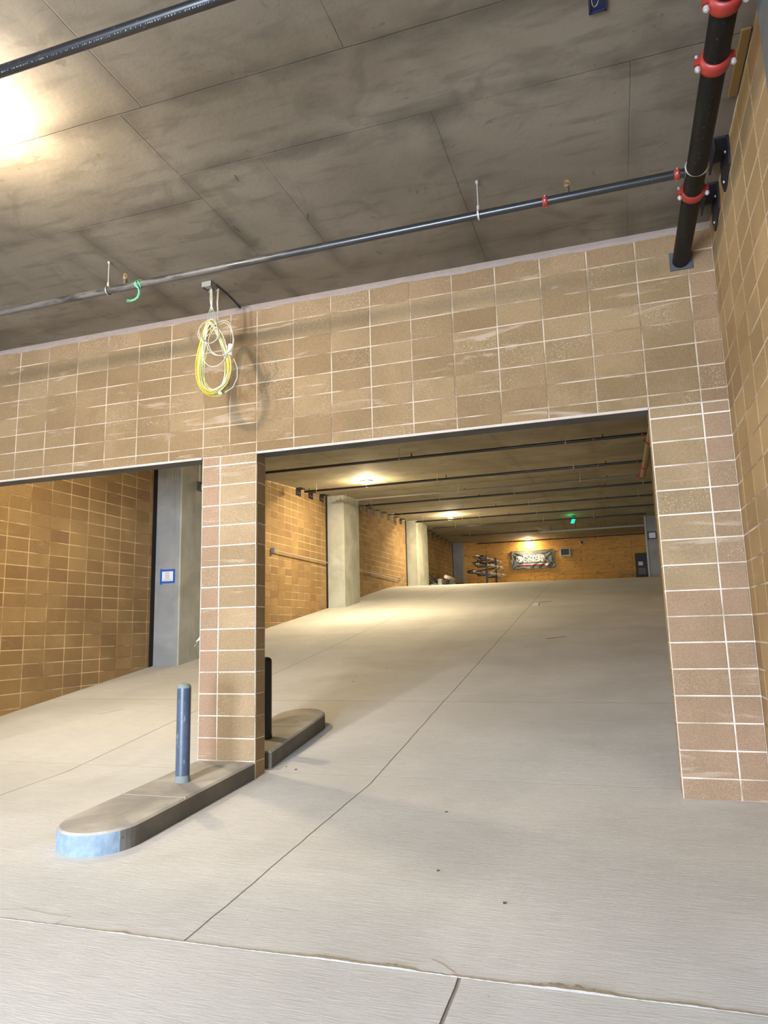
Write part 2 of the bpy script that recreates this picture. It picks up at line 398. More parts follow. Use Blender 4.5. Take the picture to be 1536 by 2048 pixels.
def pillar(x0, x1, cols, zbot, label, halfpink, zj):
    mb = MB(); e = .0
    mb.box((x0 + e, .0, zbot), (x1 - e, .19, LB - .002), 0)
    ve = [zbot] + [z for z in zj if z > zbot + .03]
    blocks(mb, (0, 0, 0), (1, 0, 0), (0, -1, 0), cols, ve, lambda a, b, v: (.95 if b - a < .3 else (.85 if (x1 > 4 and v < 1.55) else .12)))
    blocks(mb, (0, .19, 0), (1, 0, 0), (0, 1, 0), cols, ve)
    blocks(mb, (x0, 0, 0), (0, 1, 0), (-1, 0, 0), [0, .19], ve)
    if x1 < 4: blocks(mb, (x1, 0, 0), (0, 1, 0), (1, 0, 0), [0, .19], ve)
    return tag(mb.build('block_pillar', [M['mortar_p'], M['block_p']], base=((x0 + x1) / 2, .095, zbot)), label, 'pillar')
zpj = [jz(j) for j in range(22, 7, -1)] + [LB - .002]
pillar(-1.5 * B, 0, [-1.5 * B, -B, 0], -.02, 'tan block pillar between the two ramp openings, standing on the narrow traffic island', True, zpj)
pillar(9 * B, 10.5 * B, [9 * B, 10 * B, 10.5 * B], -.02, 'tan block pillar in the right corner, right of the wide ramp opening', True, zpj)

# mortar bead under the ceiling, steel lips of the lintels
mb = MB(); xs = [-9 + .12 * k for k in range(0, 112)]
pts = []
for x in xs:
    if x > 4.267: break
    pts.append(x)
pts.append(4.267)
for a, b in zip(pts[:-1], pts[1:]):
    def sec(x):
        w = .007 * math.sin(x * 5.1) + .004 * math.sin(x * 17)
        return [V((x, -.001, 4.655)), V((x, -.020, 4.652)), V((x, -.022, 4.615 + w)), V((x, -.006, 4.596 + w)), V((x, -.001, 4.594 + w))]
    A, Bq = sec(a), sec(b)
    for k in range(4): mb.add([A[k], A[k + 1], Bq[k + 1], Bq[k]], [(0, 1, 2, 3)], 0, True)
struct('trim_1', mb, M['bead'])
for nm, a, b in (('trim_2', 0.0, 9 * B), ('trim_3', -4.27, -1.5 * B)):
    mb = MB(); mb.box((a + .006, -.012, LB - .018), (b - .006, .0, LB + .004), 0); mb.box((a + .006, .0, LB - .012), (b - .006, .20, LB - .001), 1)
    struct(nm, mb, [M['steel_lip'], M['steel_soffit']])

# room walls
def side_wall(name, X, y0, y1, nx, ue0, mats, dn=-.4, top=None):
    mb = MB(); xa, xb = (X - .19, X) if nx > 0 else (X, X + .19)
    n = 30; ys = [y0 + (y1 - y0) * k / n for k in range(n + 1)]
    for a, b in zip(ys[:-1], ys[1:]):
        vs = [(xa, a, floor_z(a) - .1), (xb, a, floor_z(a) - .1), (xb, b, floor_z(b) - .1), (xa, b, floor_z(b) - .1),
              (xa, a, ceil_z(a) + .02), (xb, a, ceil_z(a) + .02), (xb, b, ceil_z(b) + .02), (xa, b, ceil_z(b) + .02)]
        mb.add(vs, [(0, 3, 2, 1), (4, 5, 6, 7), (3, 0, 4, 7), (1, 2, 6, 5)], 0)
    ue = [y0]; k = math.ceil((y0 - ue0) / B)
    while ue0 + k * B < y1 - .02:
        if ue0 + k * B > y0 + .02: ue.append(ue0 + k * B)
        k += 1
    ue.append(y1)
    ve = [jz(j) for j in range(28, -10, -1)]
    O = (X, 0, 0)
    for i in range(len(ue) - 1):
        ym = (ue[i] + ue[i + 1]) / 2; fz = floor_z(ym) - .12; cz = min(ceil_z(ue[i]), ceil_z(ue[i + 1])) - .005
        vv = [z for z in ve if fz - H < z < cz] + [cz]
        blocks(mb, O, (0, 1, 0), (nx, 0, 0), [ue[i], ue[i + 1]], vv, lambda a, b, v: 1.0 if random.random() < .08 else 0, inset=.0068)
    return struct(name, mb, mats)
inn = [M['mortar_in'], M['block_in']]; MWI = .0065
side_wall('wall_left', -4.97, .19, 5.14, 1, .173, inn)
side_wall('wall_left', -4.97, 6.5, 13.58, 1, .22, inn)
side_wall('wall_left', -4.97, 15.0, 22.16, 1, .22, inn)
side_wall('wall_left', -4.97, 24.0, 31.0, 1, .22, inn)
side_wall('wall_right', 4.45, .195, 14.7, -1, .173, inn)
side_wall('wall_right', 4.267, -12, 0, -1, -.243, [M['mortar'], M['block_in']])
mb = MB(); mb.box((5.3, 14.7, 2.2), (5.45, 31.4, 5.9)); mb.box((4.45, 14.7, 2), (5.45, 14.85, 5.7)); struct('wall_right', mb, M['column'])
mb = MB(); mb.box((-4.97, 31.4, 2.9), (5.45, 31.5, 5.9)); struct('wall_back', mb, M['ply'])
# rear of the entrance bay, behind the camera: open garage doorway to the daylight
mb = MB(); mb.box((-9.2, -12.2, -.8), (-2.3, -12, 4.8)); mb.box((2.1, -12.2, -.8), (4.45, -12, 4.8)); mb.box((-2.3, -12.2, 2.35), (2.1, -12, 4.8)); struct('wall_rear', mb, M['block_in'])
mb = MB(); mb.box((-9.2, -12, -.8), (-9, .2, 4.8)); struct('wall_left', mb, M['column'])

def sheet(name, fz, ys, x0, x1, mat, up, nx=8, jitter=0):
    mb = MB(); vs = []
    for y in ys:
        for k in range(nx + 1):
            x = x0 + (x1 - x0) * k / nx; vs.append((x, y, fz(y, x)))
    w = nx + 1; fs = []
    for r in range(len(ys) - 1):
        for k in range(nx):
            f = (r * w + k, r * w + k + 1, (r + 1) * w + k + 1, (r + 1) * w + k); fs.append(f if up else tuple(reversed(f)))
    mb.add(vs, fs, 0, True); return struct(name, mb, mat)
ysr = [-2.794, -2, -1, 0] + [k * .5 for k in range(1, 64)]
sheet('floor', floor_z, ysr, -9, 5.4, M['floor'], True, 12)
sheet('floor', floor_z, [-14, -10, -8, -6.5, -5, -4, -3, -2.806], -9.2, 5.4, M['apron'], True, 12)
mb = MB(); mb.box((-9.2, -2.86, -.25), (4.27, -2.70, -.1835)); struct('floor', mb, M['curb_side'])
cz = lambda y, x: ceil_z(y)
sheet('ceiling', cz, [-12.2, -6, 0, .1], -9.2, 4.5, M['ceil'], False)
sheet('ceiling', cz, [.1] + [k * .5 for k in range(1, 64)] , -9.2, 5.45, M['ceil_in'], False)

# ragged sealant along the seam between apron and ramp
mb = MB(); x = -9.0; prof = []
rnd = random.Random(3)
while x < 4.26:
    prof.append(x); x += .018
w = .010; bl = {}
def rag(x):
    v = .0
    for c0, wd, am in ((-.25, .10, .03), (1.9, .16, .03), (2.22, .10, .035), (2.95, .12, .05), (3.1, .08, .03), (.75, .06, .02), (3.45, .07, .02), (-2.0, .2, .03)):
        v += am * math.exp(-((x - c0) / wd) ** 2)
    return v
rows = []
for x in prof:
    hgt = .003 + .0025 * rnd.random() + rag(x) * .12; wd = .011 + .004 * rnd.random() + rag(x) * rnd.uniform(.25, 1.0)
    y0 = -2.803 + .002 * math.sin(x * 4); z0 = floor_z(-2.8)
    rows.append([V((x, y0 - .004, z0 + .0005)), V((x, y0 - .002, z0 + hgt)), V((x, y0 + wd * .6, z0 + hgt * .8 + .0006)), V((x, y0 + wd, floor_z(y0 + wd) + .0006))])
for A, Bq in zip(rows[:-1], rows[1:]):
    for k in range(3): mb.add([A[k], Bq[k], Bq[k + 1], A[k + 1]], [(0, 1, 2, 3)], 0)
struct('trim_4', mb, M['white_joint'])
# chipped mortar lips beside the seam
for poly in ([(-.22, 0), (.32, 0), (.34, .09), (.2, .085), (.02, .11), (-.12, .07)], [(2.30, 0), (2.50, 0), (2.42, .07), (2.36, .10)]):
    mb = MB(); n = len(poly); pp = [(x, -2.79 + y) for x, y in poly]
    mb.prism(pp, 0, 0, 0, zf0=lambda x, y: floor_z(y) - .01, zf1=lambda x, y: floor_z(y) + .003); struct('trim_5', mb, M['floor'])

# black joint strips beside the columns
for y0 in (5.14, 13.58, 22.16, 31.0):
    mb = MB(); y1 = y0 + (.11 if y0 < 31 else .1); mb.box((-5.16, y0, floor_z(y0) - .1), (-4.955, y1, ceil_z(y0) + .0)); struct('trim_6', mb, M['sealant'])

# ------------------------------------------------------------------ columns
def column(x0, x1, y0, y1, label, mats, seam=None):
    mb = MB(); zb = floor_z(y0) - .05; bev = .02
    poly = [(x0, y0), (x1 - bev, y0), (x1, y0 + bev), (x1, y1), (x0, y1)]
    mb.prism(poly, zb, 0, 0, side=lambda k: 1 if k in (0,) else 0, zf1=lambda x, y: ceil_z(y) - .002)
    if seam:
        mb.box((x0, y0 - .002, seam), (x1 - bev, y0, seam + .012), 1); mb.box((x1, y0 + bev, seam), (x1 + .002, y1, seam + .012), 1)
    return tag(mb.build('concrete_column', mats, base=((x0 + x1) / 2, (y0 + y1) / 2, zb)), label, 'column', 'concrete columns along the left ramp wall' if x0 < 0 else None)
column(-4.97, -4.42, 5.25, 6.5, 'grey concrete column with the blue-taped paper notice, seen through the left opening', [M['column'], M['column_blue']])
column(-4.97, -4.42, 13.69, 15.0, 'pale concrete column between two handrail pipes, largest one seen through the wide opening', [M['column'], M['column']], 3.72)
column(-4.97, -4.50, 22.27, 24.0, 'pale concrete column at the crest of the ramp, left of the scrap metal pile', [M['column'], M['column']], 4.56)
column(-4.97, -4.40, 31.1, 31.38, 'narrow grey concrete column in the far left corner beside the plywood wall', [M['column_blue'], M['column_blue']])
c = column(4.66, 5.3, 26, 26.7, 'grey concrete column on the right of the far level with a taped notice', [M['column_blue'], M['column_blue']])
mb = MB(); mb.box((4.60, 25.96, 3.0), (4.66, 26.0, 5.87)); tag(mb.build('corner_strip', M['pipe_light'], c), 'pale corner strip')
column(4.17, 4.26, -3.3, -2.60, 'grey concrete column edge in the top right corner against the right wall', [M['column_dark'], M['column_dark']])

# ------------------------------------------------------------------ traffic islands and bollards
def island(name, y_flat, y_nose, r, cx, hgt, seam_y, label, nose_front):
    sgn = -1 if y_nose < y_flat else 1
    cyc = y_nose - sgn * r * 1.0
    arc = []
    for k in range(0, 25):
        a = PI * k / 24
        arc.append((cx + r * math.cos(a), cyc + sgn * r * math.sin(a)))
    poly = [(cx + r, y_flat)] + arc + [(cx - r, y_flat)]
    if sgn < 0: poly = poly[::-1]
    n = len(poly); bev = .018
    def inner(p):
        x, y = p; dx, dy = x - cx, (y - cyc if (y - cyc) * sgn > 0 else 0)
        L = math.hypot(dx, dy) or 1; return (x - dx / L * bev, y - dy / L * bev)
    mb = MB(); g = lambda x, y: floor_z(y)
    bot = [(x, y, g(x, y) - .03) for x, y in poly]; mid = [(x, y, g(x, y) + hgt - bev * .8) for x, y in poly]
    top = [(inner(p)[0], inner(p)[1], g(*p) + hgt) for p in poly]
    for k in range(n):
        q = (k + 1) % n; xm = (poly[k][0] + poly[q][0]) / 2; ym = (poly[k][1] + poly[q][1]) / 2
        front = nose_front and ym < -1.80 or (nose_front and xm < cx - .02 and ym < -1.5)
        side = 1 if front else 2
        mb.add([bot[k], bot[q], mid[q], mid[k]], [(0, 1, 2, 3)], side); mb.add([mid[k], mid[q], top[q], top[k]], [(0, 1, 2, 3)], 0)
    mb.add(top, [tuple(range(n))], 0)
    zz = floor_z(seam_y) + hgt
    mb.box((cx - r + .004, seam_y - .005, zz - .01), (cx + r - .004, seam_y + .005, zz + .0025), 3)
    return tag(mb.build(name, [M['curb'], M['nose'], M['curb_side'], M['white_joint']], base=(cx, (y_flat + y_nose) / 2, floor_z((y_flat + y_nose) / 2))), label, 'traffic island')
island('traffic_island', 0.0 - .004, -1.97, .305, -.305, .15, -1.10, 'raised grey concrete island with a pale blue painted nose in front of the block pillar', True)
island('traffic_island', .285, 1.84, .30, -.275, .16, 1.09, 'shorter dark grey concrete island behind the block pillar, rounded end up the ramp', False)
def bollard(x, y, r, zb, zt, label, paint, cap):
    th = thing('bollard', label, 'bollard', (x, y, zb))
    MB().cyl((x, y, zb + .05), (x, y, zt - .02), r, 32, mi=0).build('post', paint, th)
    rr = r * .99
    MB().lathe([(rr, 0), (rr * .98, .012), (rr * .85, .026), (rr * .55, .038), (.001, .043)], (x, y, zt - .02), n=32).build('cap', cap, th)
    MB().lathe([(r * 1.12, 0), (r * 1.08, .02), (r * 1.01, .05), (r * 1.01, .055)], (x, y, zb - .002), n=32).build('collar', cap, th)
bollard(-.305, -.70, .0585, floor_z(-.7) + .15, .895, 'blue grey painted steel bollard with pale cap in front of the block pillar', M['bollard'], M['bollard_cap'])
bollard(-.245, .68, .062, floor_z(.68) + .16, 1.055, 'blue grey bollard, shade put into its black colour, half hidden behind the block pillar on the rear island', M['bollard_shaded'], M['bollard_shaded'])

# ------------------------------------------------------------------ sprinkler pipes
def coupling(p, axis, r, parent, bolts=True, name='coupling'):
    p = V(p); ax = V(axis).normalized(); up = V((0, 0, 1)); side = ax.cross(up).normalized()
    mb = MB(); w = r * .62
    mb.lathe([(r * 1.02, -w), (r * 1.20, -w * .85), (r * 1.25, -w * .3), (r * 1.25, w * .3), (r * 1.20, w * .85), (r * 1.02, w)], p, ax, 24)
    for sg in (-1, 1):
        c = p + side * sg * r * 1.30
        a = [c + side * dx + ax * dy + up * dz for dx in (-r * .28, r * .22) for dy in (-w * .55, w * .55) for dz in (-r * .28, r * .28)]
        mb.add(a, [(0, 1, 3, 2), (4, 6, 7, 5), (0, 4, 5, 1), (2, 3, 7, 6), (0, 2, 6, 4), (1, 5, 7, 3)], 0)
    cpl = mb.build(name, M['red'], parent)
    if bolts:
        for sg in (-1, 1):
            c = p + side * sg * r * 1.36
            MB().cyl(c - up * r * .75, c + up * r * .75, r * .13, 8).cyl(c - up * r * .62, c - up * r * .38, r * .25, 6).build('bolt', M['zinc'], cpl)
def hanger(x, y, z, r, parent, mat, zt=None):
    mb = MB(); zt = (zt or ceil_z(y)) - .002
    R = r + .006; path = [(x, y + R * math.sin(a), z + R * math.cos(a)) for a in [2 * PI * k / 20 for k in range(20)]]
    mb.tube(path, .010, 6, closed=True, flat=.0025)
    mb.cyl((x, y, z + r), (x, y, z + r + .045), .011, 8); mb.cyl((x, y, z + r + .03), (x, y, zt), .0045, 8); mb.cyl((x, y, zt - .02), (x, y, zt), .012, 8)
    mb.build('hanger', mat, parent)
def head(x, y, z, r, parent, fine=True):
    hd = MB().cyl((x, y, z + r * .7), (x, y, z + r + .045), .016, 12).build('sprinkler_head', M['head_body'], parent)
    if fine:
        mb = MB(); zz = z + r + .045
        mb.cyl((x, y, zz), (x, y, zz + .010), .020, 12)
        for s in (-1, 1): mb.tube([(x + s * .013, y, zz + .008), (x + s * .019, y, zz + .022), (x + s * .014, y, zz + .042), (x, y, zz + .048)], .0028, 6)
        mb.cyl((x, y, zz + .008), (x, y, zz + .03), .004, 6); mb.cyl((x, y, zz + .047), (x, y, zz + .050), .018, 14)
        mb.build('frame', M['brass'], hd)
def lateral(y, z, x0, x1, hang, heads, cpls, label, mat, r=.030, fine=False, z1=None, hm=None, group='sprinkler branch pipes under the ramp ceiling', y1=None):
    th = thing('sprinkler_pipe', label, 'pipe', ((x0 + x1) / 2, y, z), group)
    z1 = z if z1 is None else z1; y1 = y if y1 is None else y1
    MB().cyl((x0, y, z), (x1, y1, z1), r, 20).build('pipe', mat, th)
    zz = lambda x: z + (z1 - z) * (x - x0) / (x1 - x0)
    for x in hang: hanger(x, y, zz(x), r, th, hm or M['rod'])
    for x in heads: head(x, y, zz(x), r, th, fine)
    for x in cpls: coupling((x, y, zz(x)), (1, 0, 0), r, th, fine)
    return th
la = lateral(-1.24, 4.37, -9, 3.96, [-.82, 2.52, -4.1], [-.64, 3.17, -4.4], [3.01, 3.90], 'dusty black sprinkler branch pipe crossing in front of the tan block wall', M['pipe_dusty'], fine=True, group='sprinkler branch pipes of the entrance bay')
lb = lateral(-3.50, 4.37, -9, 3.96, [-4.1, 2.52], [], [3.0, 3.9], 'black sprinkler branch pipe with printed marks in the top left corner', M['pipe'], fine=True, group='sprinkler branch pipes of the entrance bay')
# stencilled marks on that pipe: rows of small unreadable strokes
mb = MB(); rr = random.Random(5); x = .35
while x < 1.75:
    a = PI + .62; h = rr.uniform(.005, .013)
    c = V((x, -3.50 + .0303 * math.sin(a) * 1, 4.37 + .0303 * math.cos(a)))
    mb.box((x, c.y - .001, c.z - h * .5), (x + rr.choice((.003, .006)), c.y + .001, c.z + h * .5)); x += rr.choice((.012, .012, .018, .03))
tag(mb.build('stencil_marks', M['rod'], lb), kind='stuff')
ring = [(7.57, 4.80, -4.9, 4.06, [-.78, 2.56, -4.2], [-.52, 3.25], [3.08, 3.95], 'first black branch pipe just inside the wide opening, nearest of the ramp ceiling'),
        (10.9, 5.015, -4.45, 4.10, [-4.1, -.79, 2.53], [-4.30, -.57, 3.26], [3.09, 3.95], 'second black branch pipe, passing right beside the nearest round ramp light'),
        (13.44, 5.18, -4.57, 4.13, [-4.24, -.81, 2.56], [-4.42, -.61, 3.27], [3.10, 4.0], 'pale branch pipe ending at the top of the largest concrete column'),
        (15.1, 5.285, -4.22, 4.5, [-3.99, .56, 4.22, -1.75], [-.52, 3.19, -4.1], [3.04], 'black branch pipe directly behind the pale one at the largest column'),
        (18.35, 5.477, -4.26, 5.2, [-3.98, .62, 4.19, -1.70], [-4.19, -.52, 3.23], [3.10], 'black branch pipe halfway up, passing in front of the middle round light'),
        (21.1, 5.578, -4.21, 5.2, [-3.91, -1.60, -2.29, .60], [-4.11, -.45, 3.25], [2.98], 'black branch pipe starting at the column on the ramp crest'),
        (23.6, 5.63, -4.15, 4.6, [-3.13, .60, 2.6], [-.43, 3.27], [], 'black branch pipe passing right by the small green light'),
        (26.8, 5.64, -3.53, .03, [-3.14, -1.0], [-2.9], [], 'short black branch pipe ending where the white conduit starts'),
        (30.1, 5.61, -3.46, 4.75, [-1.6, .47, 2.6], [.27, -3.2], [], 'black branch pipe farthest in, along the top of the plywood wall')]
for k, (y, z, x0, x1, hg, hd, cp, lab) in enumerate(ring):
    lateral(y, z, x0, x1, hg, hd, cp, lab, M['pipe_mid'] if k == 2 else M['pipe'], fine=(k < 3))
th = thing('white_conduit', 'pale conduit pipe with a hooked end running right from the short black pipe', 'pipe', (.12, 26.97, 5.64))
MB().cyl((.12, 26.97, 5.60), (5.2, 27.06, 5.62), .05, 14).build('pipe', M['pipe_light'], th)
MB().tube([(.45, 26.95, 5.66), (.30, 26.95, 5.69), (.16, 26.95, 5.74), (.02, 26.95, 5.80), (-.12, 26.95, 5.82)], .022, 8).build('hooked_end', M['white_wire'], th)
for x in (.6, 1.7, 2.8, 3.9): MB().cyl((x, 26.99, 5.60), (x, 26.99, 5.86), .01, 6).build('hanger', M['rusty'], th)

# main pipes
th = thing('main_pipe', 'thick black main pipe with red couplings along the top right wall', 'pipe', (4.02, -1.8, 4.36))
MB().cyl((4.03, -3.9, 4.37), (4.012, -.004, 4.34), .066, 32).build('pipe', M['main'], th)
for y in (-2.68, -2.27, -1.02): coupling((4.02, y, 4.355), (0, 1, 0), .066, th)
mb = MB(); mb.tube([(4.02 + .072 * math.sin(a), -1.31, 4.36 + .072 * math.cos(a)) for a in [2 * PI * k / 28 for k in range(28)]], .008, 6, closed=True, flat=.003)
mb.cyl((4.02, -1.31, 4.42), (4.02, -1.31, 4.648), .005, 8); mb.build('hanger', M['rod'], th)
MB().cyl((3.95, -1.24, 4.368), (4.02, -1.24, 4.36), .036, 20).build('tee', M['rusty'], th)
mb = MB(); mb.bbox((3.925, -.022, 4.262), (4.105, -.004, 4.425), .004); mb.build('wall_sleeve', M['clip_grey'], th)
th = thing('main_pipe', 'main pipe, warm lamp light put into its tan colour, sloping along the right side of the ramp ceiling', 'pipe', (4.07, 6, 4.6))
pts = [(4.05, .2, 4.36), (4.058, 3.5, 4.45), (4.064, 7.2, 4.65), (4.10, 10.9, 4.89), (4.128, 12.75, 5.01)]
MB().tube(pts, .064, 24).build('pipe', M['pipe_warm_lit'], th)
for y in (7.57, 10.9, 12.6):
    z = interp(y, [p[1] for p in pts], [p[2] for p in pts]); coupling((4.09 if y > 9 else 4.065, y, z), (0, 1, .06), .064, th, False)
MB().lathe([(.064, 0), (.066, .02), (.05, .05), (.001, .06)], (4.128, 12.75, 5.01), (0, 1, .06), 20).build('end_cap', M['pipe_warm_lit'], th)

# green tie
th = thing('plastic_tie', 'bright green plastic tie knotted round the dusty branch pipe', 'tie', (-.49, -1.24, 4.33))
for dx, ph in ((-.012, 0), (.018, .4)):
    MB().tube([(-.49 + dx + .010 * math.sin(a * 2), -1.24 + .035 * math.sin(a), 4.37 + .035 * math.cos(a)) for a in [2 * PI * k / 22 + ph for k in range(22)]], .006, 6, closed=True, flat=.002).build('loop', M['green'], th)
MB().tube([(-.505, -1.275, 4.37), (-.495, -1.282, 4.345), (-.478, -1.28, 4.325), (-.468, -1.278, 4.315)], .010, 8, flat=.005).build('knot', M['green'], th)
MB().tube([(-.468, -1.28, 4.318), (-.462, -1.28, 4.29), (-.462, -1.28, 4.26), (-.475, -1.28, 4.23), (-.50, -1.28, 4.215), (-.54, -1.28, 4.21), (-.58, -1.28, 4.222)], .0045, 6, flat=.0015).build('tail', M['green'], th)
MB().tube([(-.468, -1.28, 4.318), (-.452, -1.28, 4.285), (-.452, -1.28, 4.25), (-.468, -1.28, 4.22), (-.50, -1.28, 4.205), (-.54, -1.28, 4.20), (-.585, -1.28, 4.208)], .0018, 6).build('tail', M['green'], th)

# ------------------------------------------------------------------ junction box and hanging coil
th = thing('junction_box', 'small grey metal junction box on the ceiling above the cable coil', 'electrical box', (-.2, -.56, 4.65))
mb = MB(); x0, x1, y0, y1, z0, z1 = -.265, -.155, -.62, -.50, 4.596, 4.652; w = .004
mb.box((x0, y0, z0), (x1, y0 + w, z1)); mb.box((x0, y1 - w, z0), (x1, y1, z1)); mb.box((x0, y0, z0), (x0 + w, y1, z1)); mb.box((x1 - w, y0, z0), (x1, y1, z1)); mb.box((x0, y0, z1 - w), (x1, y1, z1)); mb.box((x0 + .03, y0 + w, z0), (x1 - .02, y0 + .05, z0 + .003))
mb.build('housing', M['box_grey'], th)
MB().tube([(-.155, -.53, 4.645), (-.155, -.35, 4.646), (-.17, -.15, 4.645), (-.185, -.022, 4.64)], .008, 8).build('conduit', M['clip'], th)
th = thing('cable_coil', 'coil of yellow and white cable hanging from the ceiling box before the wall', 'cable coil', (-.16, -.55, 4.27))
rc = random.Random(11)
def loop(cx, cz, w, h, dy, tilt, wobf, n=44, narrow=.35):
    P = []
    for k in range(n):
        a = 2 * PI * k / n; s, c = math.sin(a), math.cos(a)
        ww = w * (1 - narrow * (c + 1) / 2)
        x = cx + s * ww; z = cz + c * h
        x += tilt * (c) + wobf * math.sin(3 * a + dy * 90); P.append((x, -.55 + dy + .02 * math.sin(2 * a + dy * 70), z))
    return P
yb = thing; mb = MB()
for k in range(12):
    w = .222 + rc.uniform(-.03, .022); h = .355 + rc.uniform(-.022, .012)
    mb.tube(loop(-.165 + rc.uniform(-.02, .01), 3.90 + rc.uniform(-.008, .008), w, h, rc.uniform(-.03, .03), -.03, rc.uniform(-.004, .004), narrow=.62), .0046, 6, closed=True)
mb.tube([(-.17, -.56, 4.27), (-.20, -.57, 4.1), (-.22, -.57, 3.95), (-.255, -.57, 3.80), (-.24, -.57, 3.68), (-.19, -.56, 3.60), (-.10, -.55, 3.56)], .004, 6)
mb.build('yellow_cable', M['yellow_wire'], th)
mb = MB()
for k in range(12):
    w = .198 + rc.uniform(-.03, .028); h = .345 + rc.uniform(-.02, .015)
    mb.tube(loop(-.16 + rc.uniform(-.015, .02), 3.90 + rc.uniform(-.01, .01), w, h, rc.uniform(-.03, .03), -.03, rc.uniform(-.004, .004), narrow=.62), .004, 6, closed=True)
for cx, cz_, w, h, dy in ((-.185, 4.145, .115, .115, -.05), (-.175, 4.15, .105, .12, -.06), (-.05, 4.05, .135, .16, -.05), (-.055, 4.06, .15, .17, -.06), (-.13, 3.98, .13, .19, -.045)):
    mb.tube(loop(cx, cz_, w, h, dy, 0, .006, narrow=.05), .0038, 6, closed=True)
mb.tube([(.055, -.55, 3.86), (.10, -.56, 3.76), (.10, -.56, 3.66), (.05, -.55, 3.58), (-.03, -.55, 3.54)], .004, 6)
mb.build('white_cable', M['white_wire'], th)
mb = MB()
for k in range(4):
    e = -.205 + k * .006; mb.tube([(e, -.555, 4.60), (e - .002 + k * .003, -.555, 4.50), (-.195 + k * .004, -.555, 4.42), (-.175 + (k - 2) * .025, -.555, 4.33), (-.165 + (k - 2) * .03, -.555, 4.25)], .0036, 6)
mb.tube([(-.14, -.53, 4.60), (-.138, -.54, 4.45), (-.13, -.54, 4.34), (-.11, -.55, 4.25)], .0036, 6); mb.tube([(-.128, -.53, 4.60), (-.130, -.54, 4.45), (-.122, -.54, 4.34), (-.13, -.55, 4.25)], .0036, 6)
mb.build('hanging_leads', M['white_wire'], th)
mb = MB(); mb.cyl((.012, -.55, 3.90), (.028, -.55, 4.00), .028, 12); mb.build('tape_wrap', M['tape'], th)
mb = MB(); mb.cyl((-.095, -.55, 3.545), (-.065, -.55, 3.555), .026, 12); mb.build('tape_wrap', M['tape'], th)

# ------------------------------------------------------------------ steel clips at the wall heads
def big_clip(y0, y1, zt, label):
    th = thing('wall_clip', label, 'bracket', (4.2, (y0 + y1) / 2, zt), 'black steel clips behind the main pipe')
    MB().bbox((4.03, y0, zt - .012), (4.264, y1 - .06, zt), .003).bbox((4.16, y0 + .0, zt - .10), (4.172, y1 - .06, zt - .012), .002).build('ceiling_leg', M['clip'], th)
    mb = MB(); X0, X1 = 4.250, 4.262
    pr = [(y0, zt), (y1, zt - .01), (y1 + .02, zt - .13), (y1 - .04, zt - .24), (y0 + .03, zt - .20), (y0, zt - .09)]
    n = len(pr); vs = [(X0, y, z) for y, z in pr] + [(X1, y, z) for y, z in pr]
    mb.add(vs, [tuple(range(n)), tuple(range(2 * n - 1, n - 1, -1))] + [(k, n + k, n + (k + 1) % n, (k + 1) % n) for k in range(n)]); wl = mb.build('wall_leg', M['clip'], th)
    for (y, z) in ((y0 + .1, zt - .06), (y1 - .09, zt - .19)):
        MB().lathe([(.011, 0), (.011, .006), (.006, .009)], (4.250, y, z), (-1, 0, 0), 8).build('bolt', M['zinc'], wl)
big_clip(-1.15, -.80, 4.645, 'black steel clip at the wall head nearer the camera, behind the thick main pipe')
big_clip(-.60, -.25, 4.645, 'black steel clip at the wall head nearer the facade corner')
def clip(y, w, h, mat, lab, grp):
    th = thing('wall_clip', lab, 'bracket', (-4.9, y, ceil_z(y)), grp); zt = ceil_z(y) - .012
    MB().bbox((-4.965, y - w / 2, zt - h), (-4.953, y + w / 2, zt), .003).build('wall_leg', mat, th)
    MB().bbox((-4.953, y - w / 2, zt - .010), (-4.80, y + w / 2, zt - .0), .002).build('ceiling_leg', mat, th)
    mb = MB()
    for a in (-.06, .06): MB().lathe([(.012, 0), (.012, .008), (.004, .01)], (-4.953, y + a, zt - h * .6), (1, 0, 0), 8).build('bolt', M['zinc'], th)
ord_ = ['first', 'second', 'third', 'fourth', 'fifth', 'sixth', 'seventh']
for k, y in enumerate((11.62, 12.46, 13.27)): clip(y, .31, .20, M['clip'], 'dark square steel clip left of the largest column, %s from the opening' % ord_[k], 'dark clips at the wall head before the largest column')
for k, y in enumerate((16.7, 17.5, 18.3, 19.1, 19.9, 20.7, 21.5)): clip(y, .30, .20, M['clip'] if k == 6 else M['clip_grey'], 'grey steel clip between the two pale columns, %s behind the largest column' % ord_[k], 'grey clips at the wall head between the two pale columns')
for k, y in enumerate((25.9, 26.8, 27.7, 28.6, 29.5, 30.4)): clip(y, .32, .22, M['clip_grey'], 'small steel clip over the scrap metal, %s past the crest column' % ord_[k], 'small clips at the far wall head')

# handrail pipes on the left wall
for (y0, y1, lab, a, b) in ((10.02, 13.55, 'steel pipe rail on the left ramp wall nearer the opening', True, False), (15.02, 21.0, 'steel pipe rail on the left ramp wall beyond the largest column', False, True)):
    th = thing('wall_rail', lab, 'rail', (-4.9, (y0 + y1) / 2, 3.3), 'pipe rails on the left ramp wall')
    z0 = 3.385 - (y0 - 10) * .010; z1 = 3.385 - (y1 - 10) * .010
    MB().cyl((-4.88, y0, z0), (-4.88, y1, z1), .015, 14).build('rail_pipe', M['pipe_light'], th)
    for y, z, e in ((y0, z0, a), (y1, z1, b)):
        if e: MB().bbox((-4.965, y - .05, z - .07), (-4.86, y + .04, z + .07), .01).build('end_bracket', M['box_grey'], th)

